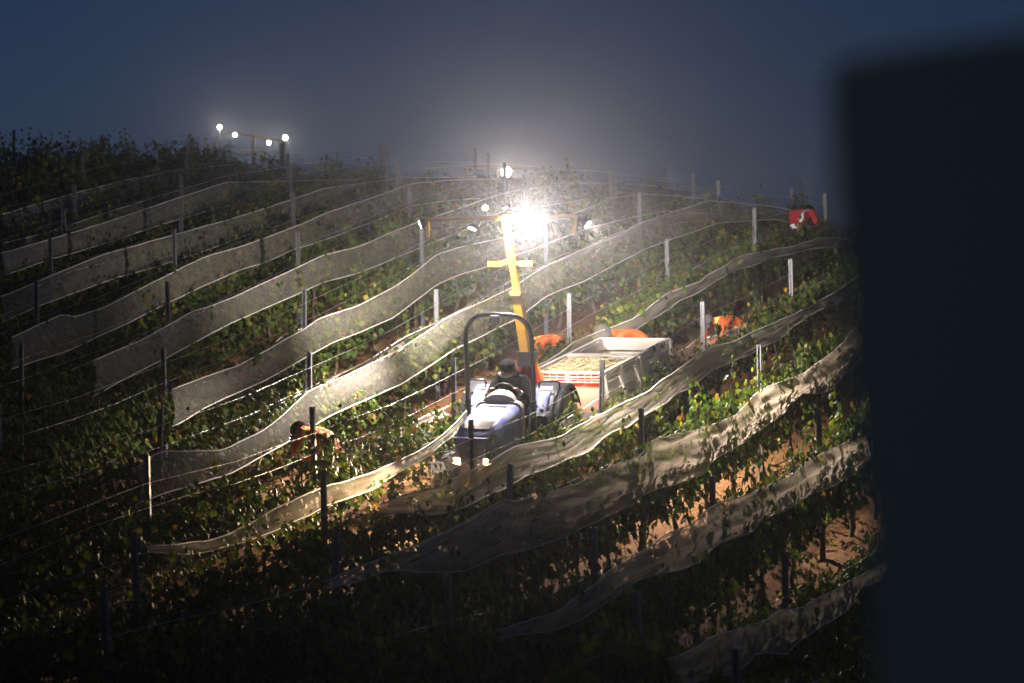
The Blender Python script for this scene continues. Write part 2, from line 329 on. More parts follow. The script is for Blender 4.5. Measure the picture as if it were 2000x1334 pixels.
# ------------------------------------------------------------------ rows of vines
NETS = {
'B':[[39.44,-1.629,-2.089],[39.93,-1.425,-2.002],[40.07,-1.431,-1.977],[40.43,-1.449,-1.933],[40.79,-1.457,-1.89],[41.41,-1.469,-1.82],[41.53,-1.442,-1.807],[42.43,-1.238,-1.583],[42.82,-1.084,-1.485],[42.9,-1.047,-1.465],[43.68,-0.691,-1.24],[43.85,-0.659,-1.19],[44.06,-0.619,-1.109],[44.79,-0.479,-0.949],[46.31,-0.101,-0.641],[47.6,0.317,-0.253],[48.02,0.416,-0.127],[50.04,0.893,0.347],[50.24,0.956,0.394],[51.2,1.255,0.743],[52.74,1.589,1.047],[52.94,1.632,1.096],[54.24,1.907,1.415],[54.76,2.071,1.542],[55.23,2.154,1.657],[56.41,2.363,1.871],[58.11,2.663,2.176],[58.61,2.673,2.266],[59.63,2.693,2.33],[61.56,2.698,2.452],[61.79,2.698,2.444],[65.33,2.472,2.308]],
'A':[[43.9,-0.707,-1.235],[44.13,-0.632,-1.159],[44.68,-0.532,-0.977],[44.93,-0.486,-0.919],[45.71,-0.35,-0.742],[46.39,-0.148,-0.588],[47.63,0.221,-0.232],[47.86,0.35,-0.166],[47.91,0.359,-0.151],[48.33,0.429,-0.032],[49.09,0.557,0.13],[50.33,0.889,0.394],[50.9,1.096,0.604],[51.72,1.457,0.946],[51.76,1.475,0.956],[52.52,1.601,1.128],[53.68,1.76,1.325],[54.22,1.834,1.433],[55.84,2.149,1.758],[57.74,2.521,2.144],[57.81,2.538,2.158],[58.61,2.735,2.259],[58.7,2.744,2.27],[59.75,2.841,2.419],[60.36,2.897,2.495],[61.22,2.918,2.602],[61.65,2.928,2.61],[63.98,2.932,2.655],[66.84,2.885,2.618]],
'Z':[[45.54,-0.288,-0.82],[46.63,-0.015,-0.475],[46.75,0.015,-0.44],[48.19,0.498,-0.031],[48.39,0.5,0.028],[49.27,0.696,0.287],[49.32,0.708,0.299],[51.45,1.278,0.83],[51.98,1.438,0.962],[52.13,1.461,0.999],[53.19,1.622,1.171],[53.31,1.651,1.19],[54.61,1.964,1.493],[55.43,2.162,1.676],[56.04,2.278,1.811],[56.81,2.424,1.986],[57.17,2.501,2.067],[58.45,2.776,2.328],[60.3,3.065,2.643],[62.64,3.236,2.913],[65.16,3.334,3.062],[69.34,3.317,3.086]],
'Y':[[46.95,0.055,-0.43],[48.28,0.45,-0.166],[48.39,0.413,-0.144],[48.51,0.372,-0.111],[49.35,0.544,0.119],[50.04,0.761,0.309],[50.92,1.037,0.57],[52.06,1.378,0.895],[52.29,1.447,0.955],[53.25,1.624,1.208],[53.54,1.677,1.267],[54.04,1.797,1.369],[54.98,2.021,1.613],[55.64,2.179,1.747],[56.22,2.343,1.865],[57.38,2.593,2.123],[58.05,2.738,2.269],[58.19,2.77,2.299],[59.43,3.05,2.624],[60.89,3.197,2.791],[62.1,3.281,2.888],[64.97,3.411,3.043],[68.82,3.498,3.154]],
'X':[[50.06,0.727,0.31],[50.96,0.977,0.57],[51.93,1.246,0.795],[52.73,1.468,0.984],[52.77,1.476,0.994],[53.22,1.563,1.1],[54.43,1.796,1.315],[55.73,2.045,1.589],[56.15,2.125,1.687],[57.16,2.326,1.925],[57.33,2.359,1.96],[59.72,2.887,2.459],[60.25,3.002,2.542],[62.22,3.246,2.852],[63.7,3.397,3.047],[67.14,3.603,3.267]],
'W':[[53.41,1.531,1.131],[54.37,1.731,1.368],[55.42,1.95,1.59],[55.79,2.028,1.666],[56.69,2.239,1.852],[58.08,2.566,2.169],[58.38,2.636,2.237],[60.51,3.136,2.673],[63.03,3.299,2.889],[65.73,3.473,3.1],[67.97,3.648,3.308]],
'V':[[56.77,1.808,1.391],[58.12,2.053,1.618],[60.67,2.66,2.195],[64.31,3.462,2.969],[66.99,3.829,3.36],[68.51,3.985,3.528],[71.27,4.098,3.694]],
'C':[[36.05,-2.404,-2.464],[37.0,-2.427,-2.571],[37.39,-2.436,-2.55],[37.87,-2.36,-2.524],[38.52,-2.21,-2.42],[38.61,-2.18,-2.406],[38.95,-2.07,-2.356],[39.77,-1.946,-2.233],[39.86,-1.933,-2.202],[40.0,-1.91,-2.153],[40.31,-1.861,-2.113],[41.21,-1.784,-1.998],[41.3,-1.776,-1.979],[41.99,-1.658,-1.839],[42.29,-1.605,-1.746],[42.9,-1.419,-1.558],[43.32,-1.291,-1.416],[43.77,-1.082,-1.264],[44.64,-0.766,-0.989],[45.62,-0.518,-0.746],[46.48,-0.347,-0.564],[47.04,-0.179,-0.43],[47.36,-0.032,-0.308],[48.45,0.153,-0.121],[49.0,0.236,-0.007],[49.63,0.367,0.124],[50.03,0.45,0.225],[50.64,0.645,0.38],[51.02,0.766,0.5],[51.33,0.825,0.599],[52.37,1.021,0.852],[52.5,1.055,0.883],[53.8,1.394,1.229],[53.94,1.43,1.249],[54.65,1.558,1.349],[54.79,1.571,1.369],[55.9,1.677,1.537],[56.9,1.773,1.645],[57.69,1.888,1.73],[58.18,1.959,1.764],[60.03,2.011,1.891]],
'D':[[37.32,-1.978,-2.072],[37.96,-1.885,-2.123],[38.87,-1.835,-2.196],[38.88,-1.834,-2.195],[39.5,-1.715,-2.127],[39.85,-1.648,-2.07],[40.59,-1.478,-1.949],[40.93,-1.399,-1.886],[41.48,-1.369,-1.784],[41.81,-1.351,-1.73],[42.23,-1.307,-1.662],[42.43,-1.286,-1.639],[43.36,-1.069,-1.533],[43.41,-1.057,-1.509],[43.82,-1.023,-1.306],[43.87,-1.01,-1.282],[44.13,-0.943,-1.261],[44.45,-0.876,-1.237],[45.54,-0.652,-1.008],[46.39,-0.409,-0.78],[46.91,-0.26,-0.657],[47.27,-0.158,-0.55],[47.45,-0.111,-0.497],[47.75,-0.081,-0.407],[48.25,-0.032,-0.34],[49.14,0.119,-0.221],[50.07,0.276,-0.017],[50.61,0.38,0.101],[50.75,0.406,0.143],[51.17,0.476,0.265],[52.24,0.653,0.49],[52.31,0.671,0.505],[54.46,1.225,0.926]],
'E':[[31.53,-2.459,-2.538],[32.94,-2.283,-2.46],[33.02,-2.273,-2.466],[34.44,-2.05,-2.589],[34.66,-2.016,-2.56],[35.45,-1.814,-2.458],[35.49,-1.804,-2.456],[35.67,-1.878,-2.448],[36.95,-1.775,-2.39],[37.45,-1.735,-2.303],[37.81,-1.67,-2.24],[37.96,-1.646,-2.214],[39.03,-1.471,-2.102],[39.49,-1.402,-1.981],[39.7,-1.25,-1.926],[39.73,-1.228,-1.923],[39.9,-1.263,-1.91],[41.12,-1.174,-1.816],[41.68,-1.133,-1.592],[42.46,-1.026,-1.489],[42.78,-0.922,-1.446],[43.62,-0.647,-1.201],[44.13,-0.594,-1.052],[44.92,-0.512,-0.771],[44.94,-0.509,-0.771],[46.13,-0.184,-0.761],[46.86,0.071,-0.515],[47.34,0.237,-0.368],[47.61,0.238,-0.285],[48.46,0.291,-0.025],[49.49,0.47,0.14]],
'F':[[30.35,-2.858,-2.924],[31.63,-2.763,-2.968],[32.58,-2.579,-2.894],[32.82,-2.501,-2.817],[32.86,-2.493,-2.804],[33.86,-2.301,-2.612],[34.5,-2.155,-2.584],[34.96,-2.1,-2.563],[35.1,-2.083,-2.555],[35.68,-1.946,-2.522],[35.81,-1.915,-2.475],[35.91,-1.887,-2.438],[36.04,-1.879,-2.39],[36.75,-1.843,-2.305],[36.8,-1.838,-2.299],[38.1,-1.702,-2.078],[38.68,-1.574,-1.979],[38.73,-1.563,-1.973],[39.5,-1.422,-1.881],[39.69,-1.401,-1.858],[40.37,-1.326,-1.724],[40.49,-1.315,-1.701],[41.15,-1.255,-1.637],[42.48,-1.119,-1.508]],
'G':[[28.77,-2.986,-3.227],[30.13,-2.862,-3.253],[30.4,-2.848,-3.258],[30.68,-2.833,-3.211],[31.06,-2.826,-3.148],[31.1,-2.825,-3.153],[31.69,-2.753,-3.231],[31.75,-2.76,-3.238],[32.0,-2.794,-3.196],[32.58,-2.752,-3.095],[33.45,-2.687,-2.946],[33.61,-2.659,-2.919],[34.07,-2.578,-2.72],[35.47,-2.382,-2.678]],
'Crear':[[41.43,-1.664,-1.733],[41.69,-1.598,-1.723],[42.36,-1.462,-1.61],[42.96,-1.31,-1.468],[44.0,-1.063,-1.21],[44.38,-0.999,-1.146],[44.85,-0.919,-1.054]],
'Crear2':[[50.62,0.464,0.228],[51.44,0.677,0.42],[52.26,0.932,0.714],[53.37,1.174,0.987],[54.41,1.442,1.279],[55.57,1.695,1.547],[57.19,1.954,1.83]],
'Drear':[[43.87,-1.104,-1.279],[44.14,-1.037,-1.214],[44.63,-0.915,-1.108],[45.48,-0.743,-0.97],[47.13,-0.353,-0.573],[47.76,-0.183,-0.438],[48.34,-0.064,-0.314],[48.75,0.057,-0.203]],
'Drear2':[[49.06,0.057,-0.188],[50.02,0.183,-0.008],[50.95,0.348,0.195],[51.42,0.471,0.317],[51.84,0.527,0.406],[52.77,0.748,0.589],[53.57,0.902,0.759],[55.03,1.284,1.11],[56.1,1.487,1.337]]}
ROWS = dict(H=8.8, G=10.9, F=13.0, E=15.1, D=17.23, C=19.13, B=21.03, A=22.93, Z=24.83, Y=26.73, X=28.63, W=30.53, V=32.43, U=34.33, T=36.23, S=38.13, Q=40.0)
PHR = dict(H='the lowest row at the bottom right corner', G='the second lowest row, at the lower right', F='the third lowest row, right of centre',
  E='the row second in front of the tractor', D='the row right in front of the tractor', C='the row right behind the tractor',
  B='the second row uphill of the tractor', A='the third row uphill of the tractor', Z='the fourth row uphill of the tractor', Y='the fifth row uphill of the tractor',
  X='the sixth row uphill of the tractor', W='the seventh row uphill of the tractor', V='the eighth row uphill of the tractor', U='the ninth row uphill, near the crest',
  T='the tenth row uphill, on the crest', S='the eleventh row uphill, behind the crest', Q='the farthest row, against the sky at left')
POSTY = {k: [40.5+3.83*i for i in range(-3, 10)] for k in ROWS}
POSTY['E'] = [28.3, 32.3, 36.25, 40.2, 44.3, 48.47]; POSTY['F'] = [26.6, 30.0, 33.43, 36.63, 40.31, 44.0]; POSTY['G'] = [25.4, 29.1, 32.7, 36.4]; POSTY['H'] = [25.4, 29.2]
def ydepth(v, px): return v/(SU-CU*(px-1000)/6000)
SPAN = {}
for k, v in ROWS.items():
    x0 = dict(H=1380, G=1120, F=700, E=200, D=-20, C=-20).get(k, -30)
    x1 = 1790
    hi = dict(U=72, T=74, S=76, Q=78).get(k, 68)
    if k in 'BACD': hi = 66
    SPAN[k] = (ydepth(v, x0), min(ydepth(v, x1), hi))

# leaves
LO = [(0, -.55), (.30, -.62), (.62, -.34), (.50, -.02), (.80, .26), (.45, .42), (.32, .52), (0, 1.0), (-.32, .52), (-.45, .42), (-.80, .26), (-.50, -.02), (-.62, -.34), (-.30, -.62)]
def add_leaf(mb, p, nrm, size, rng, tint):
    nrm = Vector(nrm).normalized()
    down = Vector((rng.uniform(-.5, .5), rng.uniform(-.4, .4), -1)); t = (down - nrm*down.dot(nrm)).normalized(); s_ = t.cross(nrm)
    vs = [p + nrm*size*.16]
    cup = rng.uniform(-.25, .12)
    for a, b in LO: vs.append(p + (s_*a + t*b)*size + nrm*size*cup*(a*a+.3*b*b))
    n = len(LO); mb.add(vs, [(0, 1+i, 1+(i+1) % n) for i in range(n)]); mb.c += [tint]*len(vs)
def foliage_mesh(name, rng, nshoot, ztop, tall, zlow=.36, leafn=13, thick=.2):
    mb = MB(); st = MB()
    for i in range(nshoot):
        x = -.78+1.56*(i+rng.random())/nshoot; y = rng.uniform(-.10, .10); z = rng.uniform(.62, .80)
        p = Vector((x, y, z)); hang = rng.random() < .34
        side = 1 if rng.random() < .5 else -1
        L = rng.uniform(.30, .48) if hang else rng.uniform(.35, max(.4, ztop-.7))
        if (not hang) and rng.random() < tall: L += rng.uniform(.18, .45)
        d = Vector((rng.uniform(-.35, .35), side*rng.uniform(.15, .55) if hang else side*rng.uniform(0, .3), -.75 if hang else 1.0))
        pts = [p.copy()]; nl = int(leafn*(L/.5))+3
        for j in range(nl):
            q = (j+.5)/nl
            c = p + d*L*q + Vector((0, side*.10*q if not hang else 0, 0))
            if hang: c = p + Vector((d.x*L*q, d.y*math.sin(q*2.0)*.45, .12*math.sin(q*3.1)-L*q*q*.95))
            if abs(c.y) > thick+.12: c.y = math.copysign(thick+.12, c.y)
            pts.append(c.copy())
            sd = 1 if rng.random() < .5 else -1
            o = Vector((rng.gauss(0, .07), sd*abs(rng.gauss(.06, .05)), rng.gauss(0, .045)))
            nr = (rng.gauss(0, .5), sd*rng.uniform(.35, 1), rng.uniform(-.1, .9))
            tnt = min(max(rng.gauss(.42, .2), 0), .8) if rng.random() > .07 else rng.uniform(.82, 1)
            add_leaf(mb, c+o, nr, rng.uniform(.042, .078)*(1.0-.35*q if q > .8 else 1), rng, tnt)
        st.tube(pts[::3] if len(pts) > 6 else pts[::2], .004, 4, cap=False)
    # inner fill
    for i in range(int(nshoot*9)):
        c = Vector((rng.uniform(-.8, .8), rng.gauss(0, thick*.55), rng.uniform(zlow+.08, ztop-.08)))
        sd = 1 if c.y > 0 else -1
        add_leaf(mb, c, (rng.gauss(0, .6), sd*rng.uniform(.2, 1), rng.uniform(-.2, 1)), rng.uniform(.045, .082), rng, min(max(rng.gauss(.38, .2), 0), .8) if rng.random() > .05 else rng.uniform(.82, 1))
    nv = len(mb.v); mb.mi = 1; b = len(mb.v)
    mb.v += st.v; mb.f += [tuple(b+i for i in f) for f in st.f]; mb.m += [1]*len(st.f); mb.c += [.5]*len(st.v)
    me = bpy.data.meshes.new(name); me.from_pydata(mb.v, [], mb.f)
    me.materials.append(LEAF); me.materials.append(BARK); me.polygons.foreach_set('material_index', mb.m)
    at = me.attributes.new('tint', 'FLOAT', 'POINT'); at.data.foreach_set('value', mb.c)
    me.update(); return me
rng = random.Random(11)
FOL = [foliage_mesh('foliage', rng, 30, 1.24, .12, .30) for i in range(7)]
FOLT = [foliage_mesh('foliage', rng, 28, 1.27, .5, .30) for i in range(4)]
FOLL = [foliage_mesh('foliage', rng, 26, 1.04, .10, .30) for i in range(5)]
def trunk_mesh(rng):
    mb = MB(); p = Vector((0, 0, -.15)); pts = []; rr = []
    for i in range(9):
        q = i/8; pts.append(Vector((rng.gauss(0, .018), rng.gauss(0, .014), -.15+.87*q))); rr.append(.042-.014*q+.007*math.sin(q*17+rng.random()*3))
    rr[-1] = .04; mb.tube(pts, rr, 8)
    for s in (-1, 1):
        arm = [Vector((0, 0, .68))]
        ra = [.026]
        for i in range(1, 7): arm.append(Vector((s*.13*i, rng.gauss(0, .012), .71+.012*math.sin(i*1.7)))); ra.append(.024-.002*i)
        mb.tube(arm, ra, 6)
    return mb.mesh('trunk', BARK, smooth='all')
TRK = [trunk_mesh(rng) for i in range(5)]

# steel post: folded channel section with lips
def post_mesh(h):
    mb = MB(); o = [(-.032, -.02), (-.032, .022), (-.018, .022), (-.018, .014), (-.026, .014), (-.026, -.012), (-.006, -.012), (0, -.002), (.006, -.012), (.026, -.012), (.026, .014), (.018, .014), (.018, .022), (.032, .022), (.032, -.02), (.01, -.02), (0, -.011), (-.01, -.02)]
    mb.prism(o, lambda p: Vector((p[0], p[1], -.45)), lambda p: Vector((p[0], p[1], h)))
    for i in range(6):
        mb.box((.0345, 0, h-.08-.2*i), (.005, .018, .03))
    return mb.mesh('post', STEEL)
PM = {h: post_mesh(h) for h in (1.75, 1.85, 2.0)}

RZ = math.atan2(CU, SU)
ORD = 'first second third fourth fifth sixth seventh eighth ninth tenth eleventh twelfth thirteenth fourteenth fifteenth sixteenth seventeenth eighteenth nineteenth twentieth twenty-first twenty-second twenty-third twenty-fourth twenty-fifth twenty-sixth twenty-seventh twenty-eighth twenty-ninth thirtieth'.split()
nvine = 0; nets_at = {}
for k, v in ROWS.items():
    y0, y1 = SPAN[k]; rr = random.Random(ord(k))
    # trellis: posts, wires, hose
    base = on_row(v, y0)
    tr = thing('vine_trellis', 'steel post and wire trellis of '+PHR[k], 'trellis', Matrix.Translation(base), 'vineyard trellises')
    hp = 2.0 if k in 'EFGH' else 1.75
    allp = [y for y in POSTY[k] if y0-.5 <= y <= y1+.3]
    for y in allp:
        p = on_row(v, y)-base
        M = Matrix.Translation(p) @ Matrix.Rotation(RZ+R(90)+rr.gauss(0, .08), 4, 'Z') @ Matrix.Rotation(rr.gauss(0, .022), 4, 'X') @ Matrix.Rotation(rr.gauss(.015, .02), 4, 'Y')
        link('post', PM[hp if rr.random() < .8 or hp == 2.0 else 1.85], tr, M)
    n = int((y1-y0)/.95)
    for hgt, r_, m, nm in ((.72, .003, WIRE, 'wire'), (1.22, .003, WIRE, 'wire'), (1.5, .003, WIRE, 'wire'), (.44, .010, HOSE, 'drip_hose')):
        pts = []
        for i in range(n+1):
            y = y0+(y1-y0)*i/n; p = on_row(v, y)-base
            ph = min(abs(y-q) for q in allp) if allp else 0
            sag = .035*(ph/1.9)**2*(-1) if nm == 'wire' else -.05*math.sin(ph*1.4)
            pts.append(p+Vector((0, 0, hgt+.035-sag*-1 + rr.gauss(0, .006)))+VV*(-.03 if nm == 'wire' else .02))
        mb = MB(); mb.tube(pts, r_, 5); mb.build(nm, m, tr, smooth='all')
    # vines
    step = 1.15 if k in 'EFGH' else 1.5
    u0 = y0/CU; u1 = y1/CU; nv_ = int((u1-u0)/step)
    for i in range(nv_):
        y = (u0+(i+.5)*step+rr.uniform(-.08, .08))*CU
        p = on_row(v, y)
        vn = thing('grape_vine', ORD[i]+' grapevine from the left in '+PHR[k], 'grapevine', None, 'vines of '+PHR[k])
        vn.location = p; vn.rotation_euler = (0, 0, RZ+(math.pi if rr.random() < .5 else 0))
        flip = -1 if abs(vn.rotation_euler[2]-RZ) > 1 else 1
        q = on_row(v, y+.5)-on_row(v, y-.5); sl = math.atan2(q.z, q.xy.length)*flip
        low = (k == 'D' and 37 < y < 51) or (k == 'C' and (38.4 < y < 41 or 43 < y < 50 or y > 56))
        pool = FOLT if (k == 'C' and 41 < y < 43.6) else FOLL if low else (FOLT if (k in 'UTSQ' and rr.random() < .6) or (y > 59 and rr.random() < .5 and abs(p.x/p.y*6000+15) > 90) or rr.random() < .12 else FOL)
        fo = link('foliage', rr.choice(pool), vn)
        sc_ = rr.uniform(.92, 1.08)*(1.3 if k in 'EFGH' else 1.12 if k in 'TSQ' else 1)
        fo.matrix_local = Matrix.Translation((0, 0, -.06)) @ Matrix.Rotation(-sl, 4, 'Y') @ Matrix.Diagonal((1, 1.0 if k in 'EFGH' else 1.05 if not low else .85, sc_, 1))
        link('trunk', rr.choice(TRK), vn, Matrix.Rotation(rr.gauss(0, .05), 4, 'X') @ Matrix.Rotation(-sl*.25, 4, 'Y'))
        nvine += 1
print('vines', nvine)

# ------------------------------------------------------------------ bird nets
def interp(tab, y, c):
    if y <= tab[0][0]: return tab[0][c]
    for a, b in zip(tab, tab[1:]):
        if y <= b[0]:
            t = (y-a[0])/max(b[0]-a[0], 1e-6); return a[c]+(b[c]-a[c])*t
    return tab[-1][c]
def make_net(key, v, tab, label, wr, off, M, cordr=.011, seed=0, group='bird nets along the vine rows'):
    y0, y1 = tab[0][0], tab[-1][0]; n = int((y1-y0)/.10)+1; K = 12 if wr < 1 else 22
    base = on_row(v+off, y0)
    mb = MB(); uvs = []; top = []; bot = []
    for i in range(n+1):
        y = y0+(y1-y0)*i/n; u = y/CU
        zt = sum(interp(tab, y+d, 1) for d in (-.12, 0, .12))/3; zb = sum(interp(tab, y+d, 2) for d in (-.12, 0, .12))/3
        zt += noise.noise(Vector((u*1.9, seed, 0)))*.012*wr; zb += noise.noise(Vector((u*1.1, seed, 9)))*.016*wr
        h = zt-zb
        for j in range(K+1):
            t = j/K
            fold = noise.noise(Vector((u*.9+t*h*1.6, t*h*(4.2 if wr < 1 else 9.)+seed, u*.15)))*.055*wr + abs(noise.noise(Vector((u*1.5-t*h*3, t*h*7, seed+4))))*.035*wr + noise.noise(Vector((u*5, t*h*9, seed)))*.010*wr
            o = off + math.copysign(1, off)*(.05*math.sin(t*math.pi)+.02) + fold
            z = zt-h*t + noise.noise(Vector((u*1.2, t*3, seed+2)))*.012*wr
            x = (SU*y-(v+o))/CU
            p = Vector((x, y, z))-base
            mb.v.append(tuple(p)); uvs.append((u, h*t))
            if j == 0: top.append(p)
            if j == K: bot.append(p)
    for i in range(n):
        for j in range(K):
            a = i*(K+1)+j; mb.f.append((a, a+1, a+K+2, a+K+1)); mb.m.append(0)
    me = bpy.data.meshes.new('bird_net'); me.from_pydata(mb.v, [], mb.f); me.materials.append(M)
    ul = me.uv_layers.new(name='cloth')
    ul.data.foreach_set('uv', [c for l in me.loops for c in uvs[l.vertex_index]])
    me.polygons.foreach_set('use_smooth', [True]*len(me.polygons)); me.update()
    o = link('bird_net', me); o.location = base; tag(o, label, 'bird net', group)
    for pts in (top, bot):
        c = MB(); c.tube([p+VV*(math.copysign(.006, off)) for p in pts[::2]], cordr, 6); c.build('edge_cord', CORD, o, smooth='all')
    return o
for i, (k, v) in enumerate(ROWS.items()):
    if k in 'TSQ': continue
    if k in NETS:
        tab = [tuple(t) for t in NETS[k]]
        if k in 'Y':                                # the net runs on down the row to the left, into the dark
            a = on_row(v-.28, tab[0][0]).z; ht, hb = tab[0][1]-a, tab[0][2]-a
            ye = SPAN[k][0]; m = int((tab[0][0]-.3-ye)/1.3)
            ext = []                                # gathered into a loose roll there
            for q in range(m):
                y = ye+(tab[0][0]-.3-ye)*q/m; z = on_row(v-.28, y).z
                hm_ = (ht+hb)/2+.12
                ext.append((y, z+hm_+.05*math.sin(q*2.1), z+hm_-.09+.05*math.sin(q*2.1+.3)))
            if m > 0: ext.append((tab[0][0]-.75, on_row(v-.28, tab[0][0]-.75).z+(ht+hb)/2+.14, on_row(v-.28, tab[0][0]-.75).z+(ht+hb)/2+.03))
            ext = sorted(ext)
            tab = ext+tab
    else:
        y0, y1 = SPAN[k]; tab = []
        n = int((y1-y0)/1.9)
        for q in range(n+1):
            y = y0+(y1-y0)*q/n; p = on_row(v-.28, y); tab.append((y, p.z+1.2, p.z+.72))
    slack = k in 'CDEFGH'
    make_net(k, v, tab, ('slack crumpled' if slack else 'taut')+' pale bird net on '+PHR[k], 1.45 if k in 'EFGH' else 1.2 if slack else .45, -.28, NET3 if k in 'EFGH' else NET2 if slack else NET, .006 if k in 'EFGH' else .0095, i*3.7)
for i, k in enumerate('BAZYX'):                      # the strip on the far side of the row shows through the near net
    v = ROWS[k]; d = Vector((SU*0, 0, 0))
    tab = []
    for y, zt, zb in NETS[k]:
        a = on_row(v-.28, y).z; b = on_row(v+.25, y+.24).z
        q = noise.noise(Vector((y*.25, i*5.3, 2)))
        tab.append((y+.24, zt-a+b-.30+.05*q, zt-a+b-.46+.10*q))
    make_net(k+'far', v, tab, 'pale net strip on the far side of '+PHR[k], .6, .25, NET2, .008, 40+i*3.1)
for key, k, ph in (('Crear', 'C', 'short pale net strip behind the vines left of the tractor'), ('Crear2', 'C', 'pale net strip on far side of the row behind the bins'),
                   ('Drear', 'D', 'pale net strip beside the white bins in front of the tractor'), ('Drear2', 'D', 'pale net strip on far side of the front row, upper right')):
    make_net(key, ROWS[k], NETS[key], ph, 1.2, .25, NET2, .008, len(key)*5.1)

# clods and fallen leaves on the soil
rg = random.Random(5); mb = MB()
for i in range(5200):
    y = rg.uniform(29, 60); v = rg.uniform(10, 27); x = (SU*y-v)/CU
    s = rg.uniform(.015, .07)
    c = Vector((x, y, ground(x, y)+.03))
    vs = [c+Vector((a*s*rg.uniform(.7, 1.3), b*s*rg.uniform(.7, 1.3), d*s*rg.uniform(.5, 1))) for a, b, d in ((1,0,0),(-1,0,0),(0,1,0),(0,-1,0),(0,0,1),(0,0,-1))]
    mb.add(vs, [(0,2,4),(2,1,4),(1,3,4),(3,0,4),(2,0,5),(1,2,5),(3,1,5),(0,3,5)])
tag(mb.build('soil_clods', SOIL), 'loose brown clods strewn over the tilled soil', 'clods', kind='stuff')
mb = MB()
for i in range(3500):
    y = rg.uniform(29, 60); v = rg.uniform(10, 27); x = (SU*y-v)/CU
    add_leaf(mb, Vector((x, y, ground(x, y)+rg.uniform(.02, .07))), (rg.gauss(0, .4), rg.gauss(0, .4), 1), rg.uniform(.03, .06), rg, rg.uniform(.8, 1))
me = mb.mesh('fallen_leaves', LEAF)
at = me.attributes.new('tint', 'FLOAT', 'POINT'); at.data.foreach_set('value', mb.c)
tag(link('fallen_leaves', me), 'dry fallen vine leaves on the ground', 'leaves', kind='stuff')

# ------------------------------------------------------------------ lamps
def spot(loc, d, power, parent=None, c=(1, .89, .80), ang=140, blend=.9, rad=.06):
    l = bpy.data.lights.new('lamp_light', 'SPOT'); l.energy = power; l.color = c; l.spot_size = R(ang); l.spot_blend = blend; l.shadow_soft_size = rad
    o = bpy.data.objects.new('lamp_light', l); col.objects.link(o)
    if parent: o.parent = parent
    o.matrix_local = Matrix.Translation(Vector(loc)) @ Vector(d).to_track_quat('-Z', 'Y').to_matrix().to_4x4()
    return o
def lamp_head(parent, pos, d, size, lit, power=0, round_=False, ang=150, c=(1, .88, .82)):
    q = Vector(d).to_track_quat('Z', 'Y').to_matrix().to_4x4(); M = Matrix.Translation(Vector(pos)) @ q
    mb = MB(); s = size
    if round_:
        mb.lathe([(s*.25, -s*.42), (s*.42, -s*.3), (s*.5, -.02*s), (s*.52, .04*s), (s*.45, .04*s)], 18)
    else:
        mb.box((0, 0, -s*.13), (s, s*.9, s*.34)); mb.box((0, 0, -s*.38), (s*.8, s*.7, s*.18), taper=1.1)
        for i in range(5): mb.box((0, (i-2)*s*.15, -s*.50), (s*.7, s*.03, s*.12))
    o = mb.build('lamp_housing', BLACKP, parent, smooth=True, bevel=0 if round_ else s*.05, M=M)
    lb = MB()
    if round_: lb.lathe([(s*.44, .02*s), (s*.44, .06*s), (s*.3, .09*s), (.02*s, .10*s)], 18)
    else:
        lb.box((0, 0, s*.06), (s*.86, s*.76, s*.05))
    lb.build('lens', LENS if lit else GLASS, o, bevel=0 if round_ else s*.02)
    if power: spot(Vector(pos)+Vector(d).normalized()*(s*.22), d, power, parent, ang=ang, rad=.045, c=c)
    return o
GLASS = mat('dark_lens', (.25, .25, .25), .1, .2)
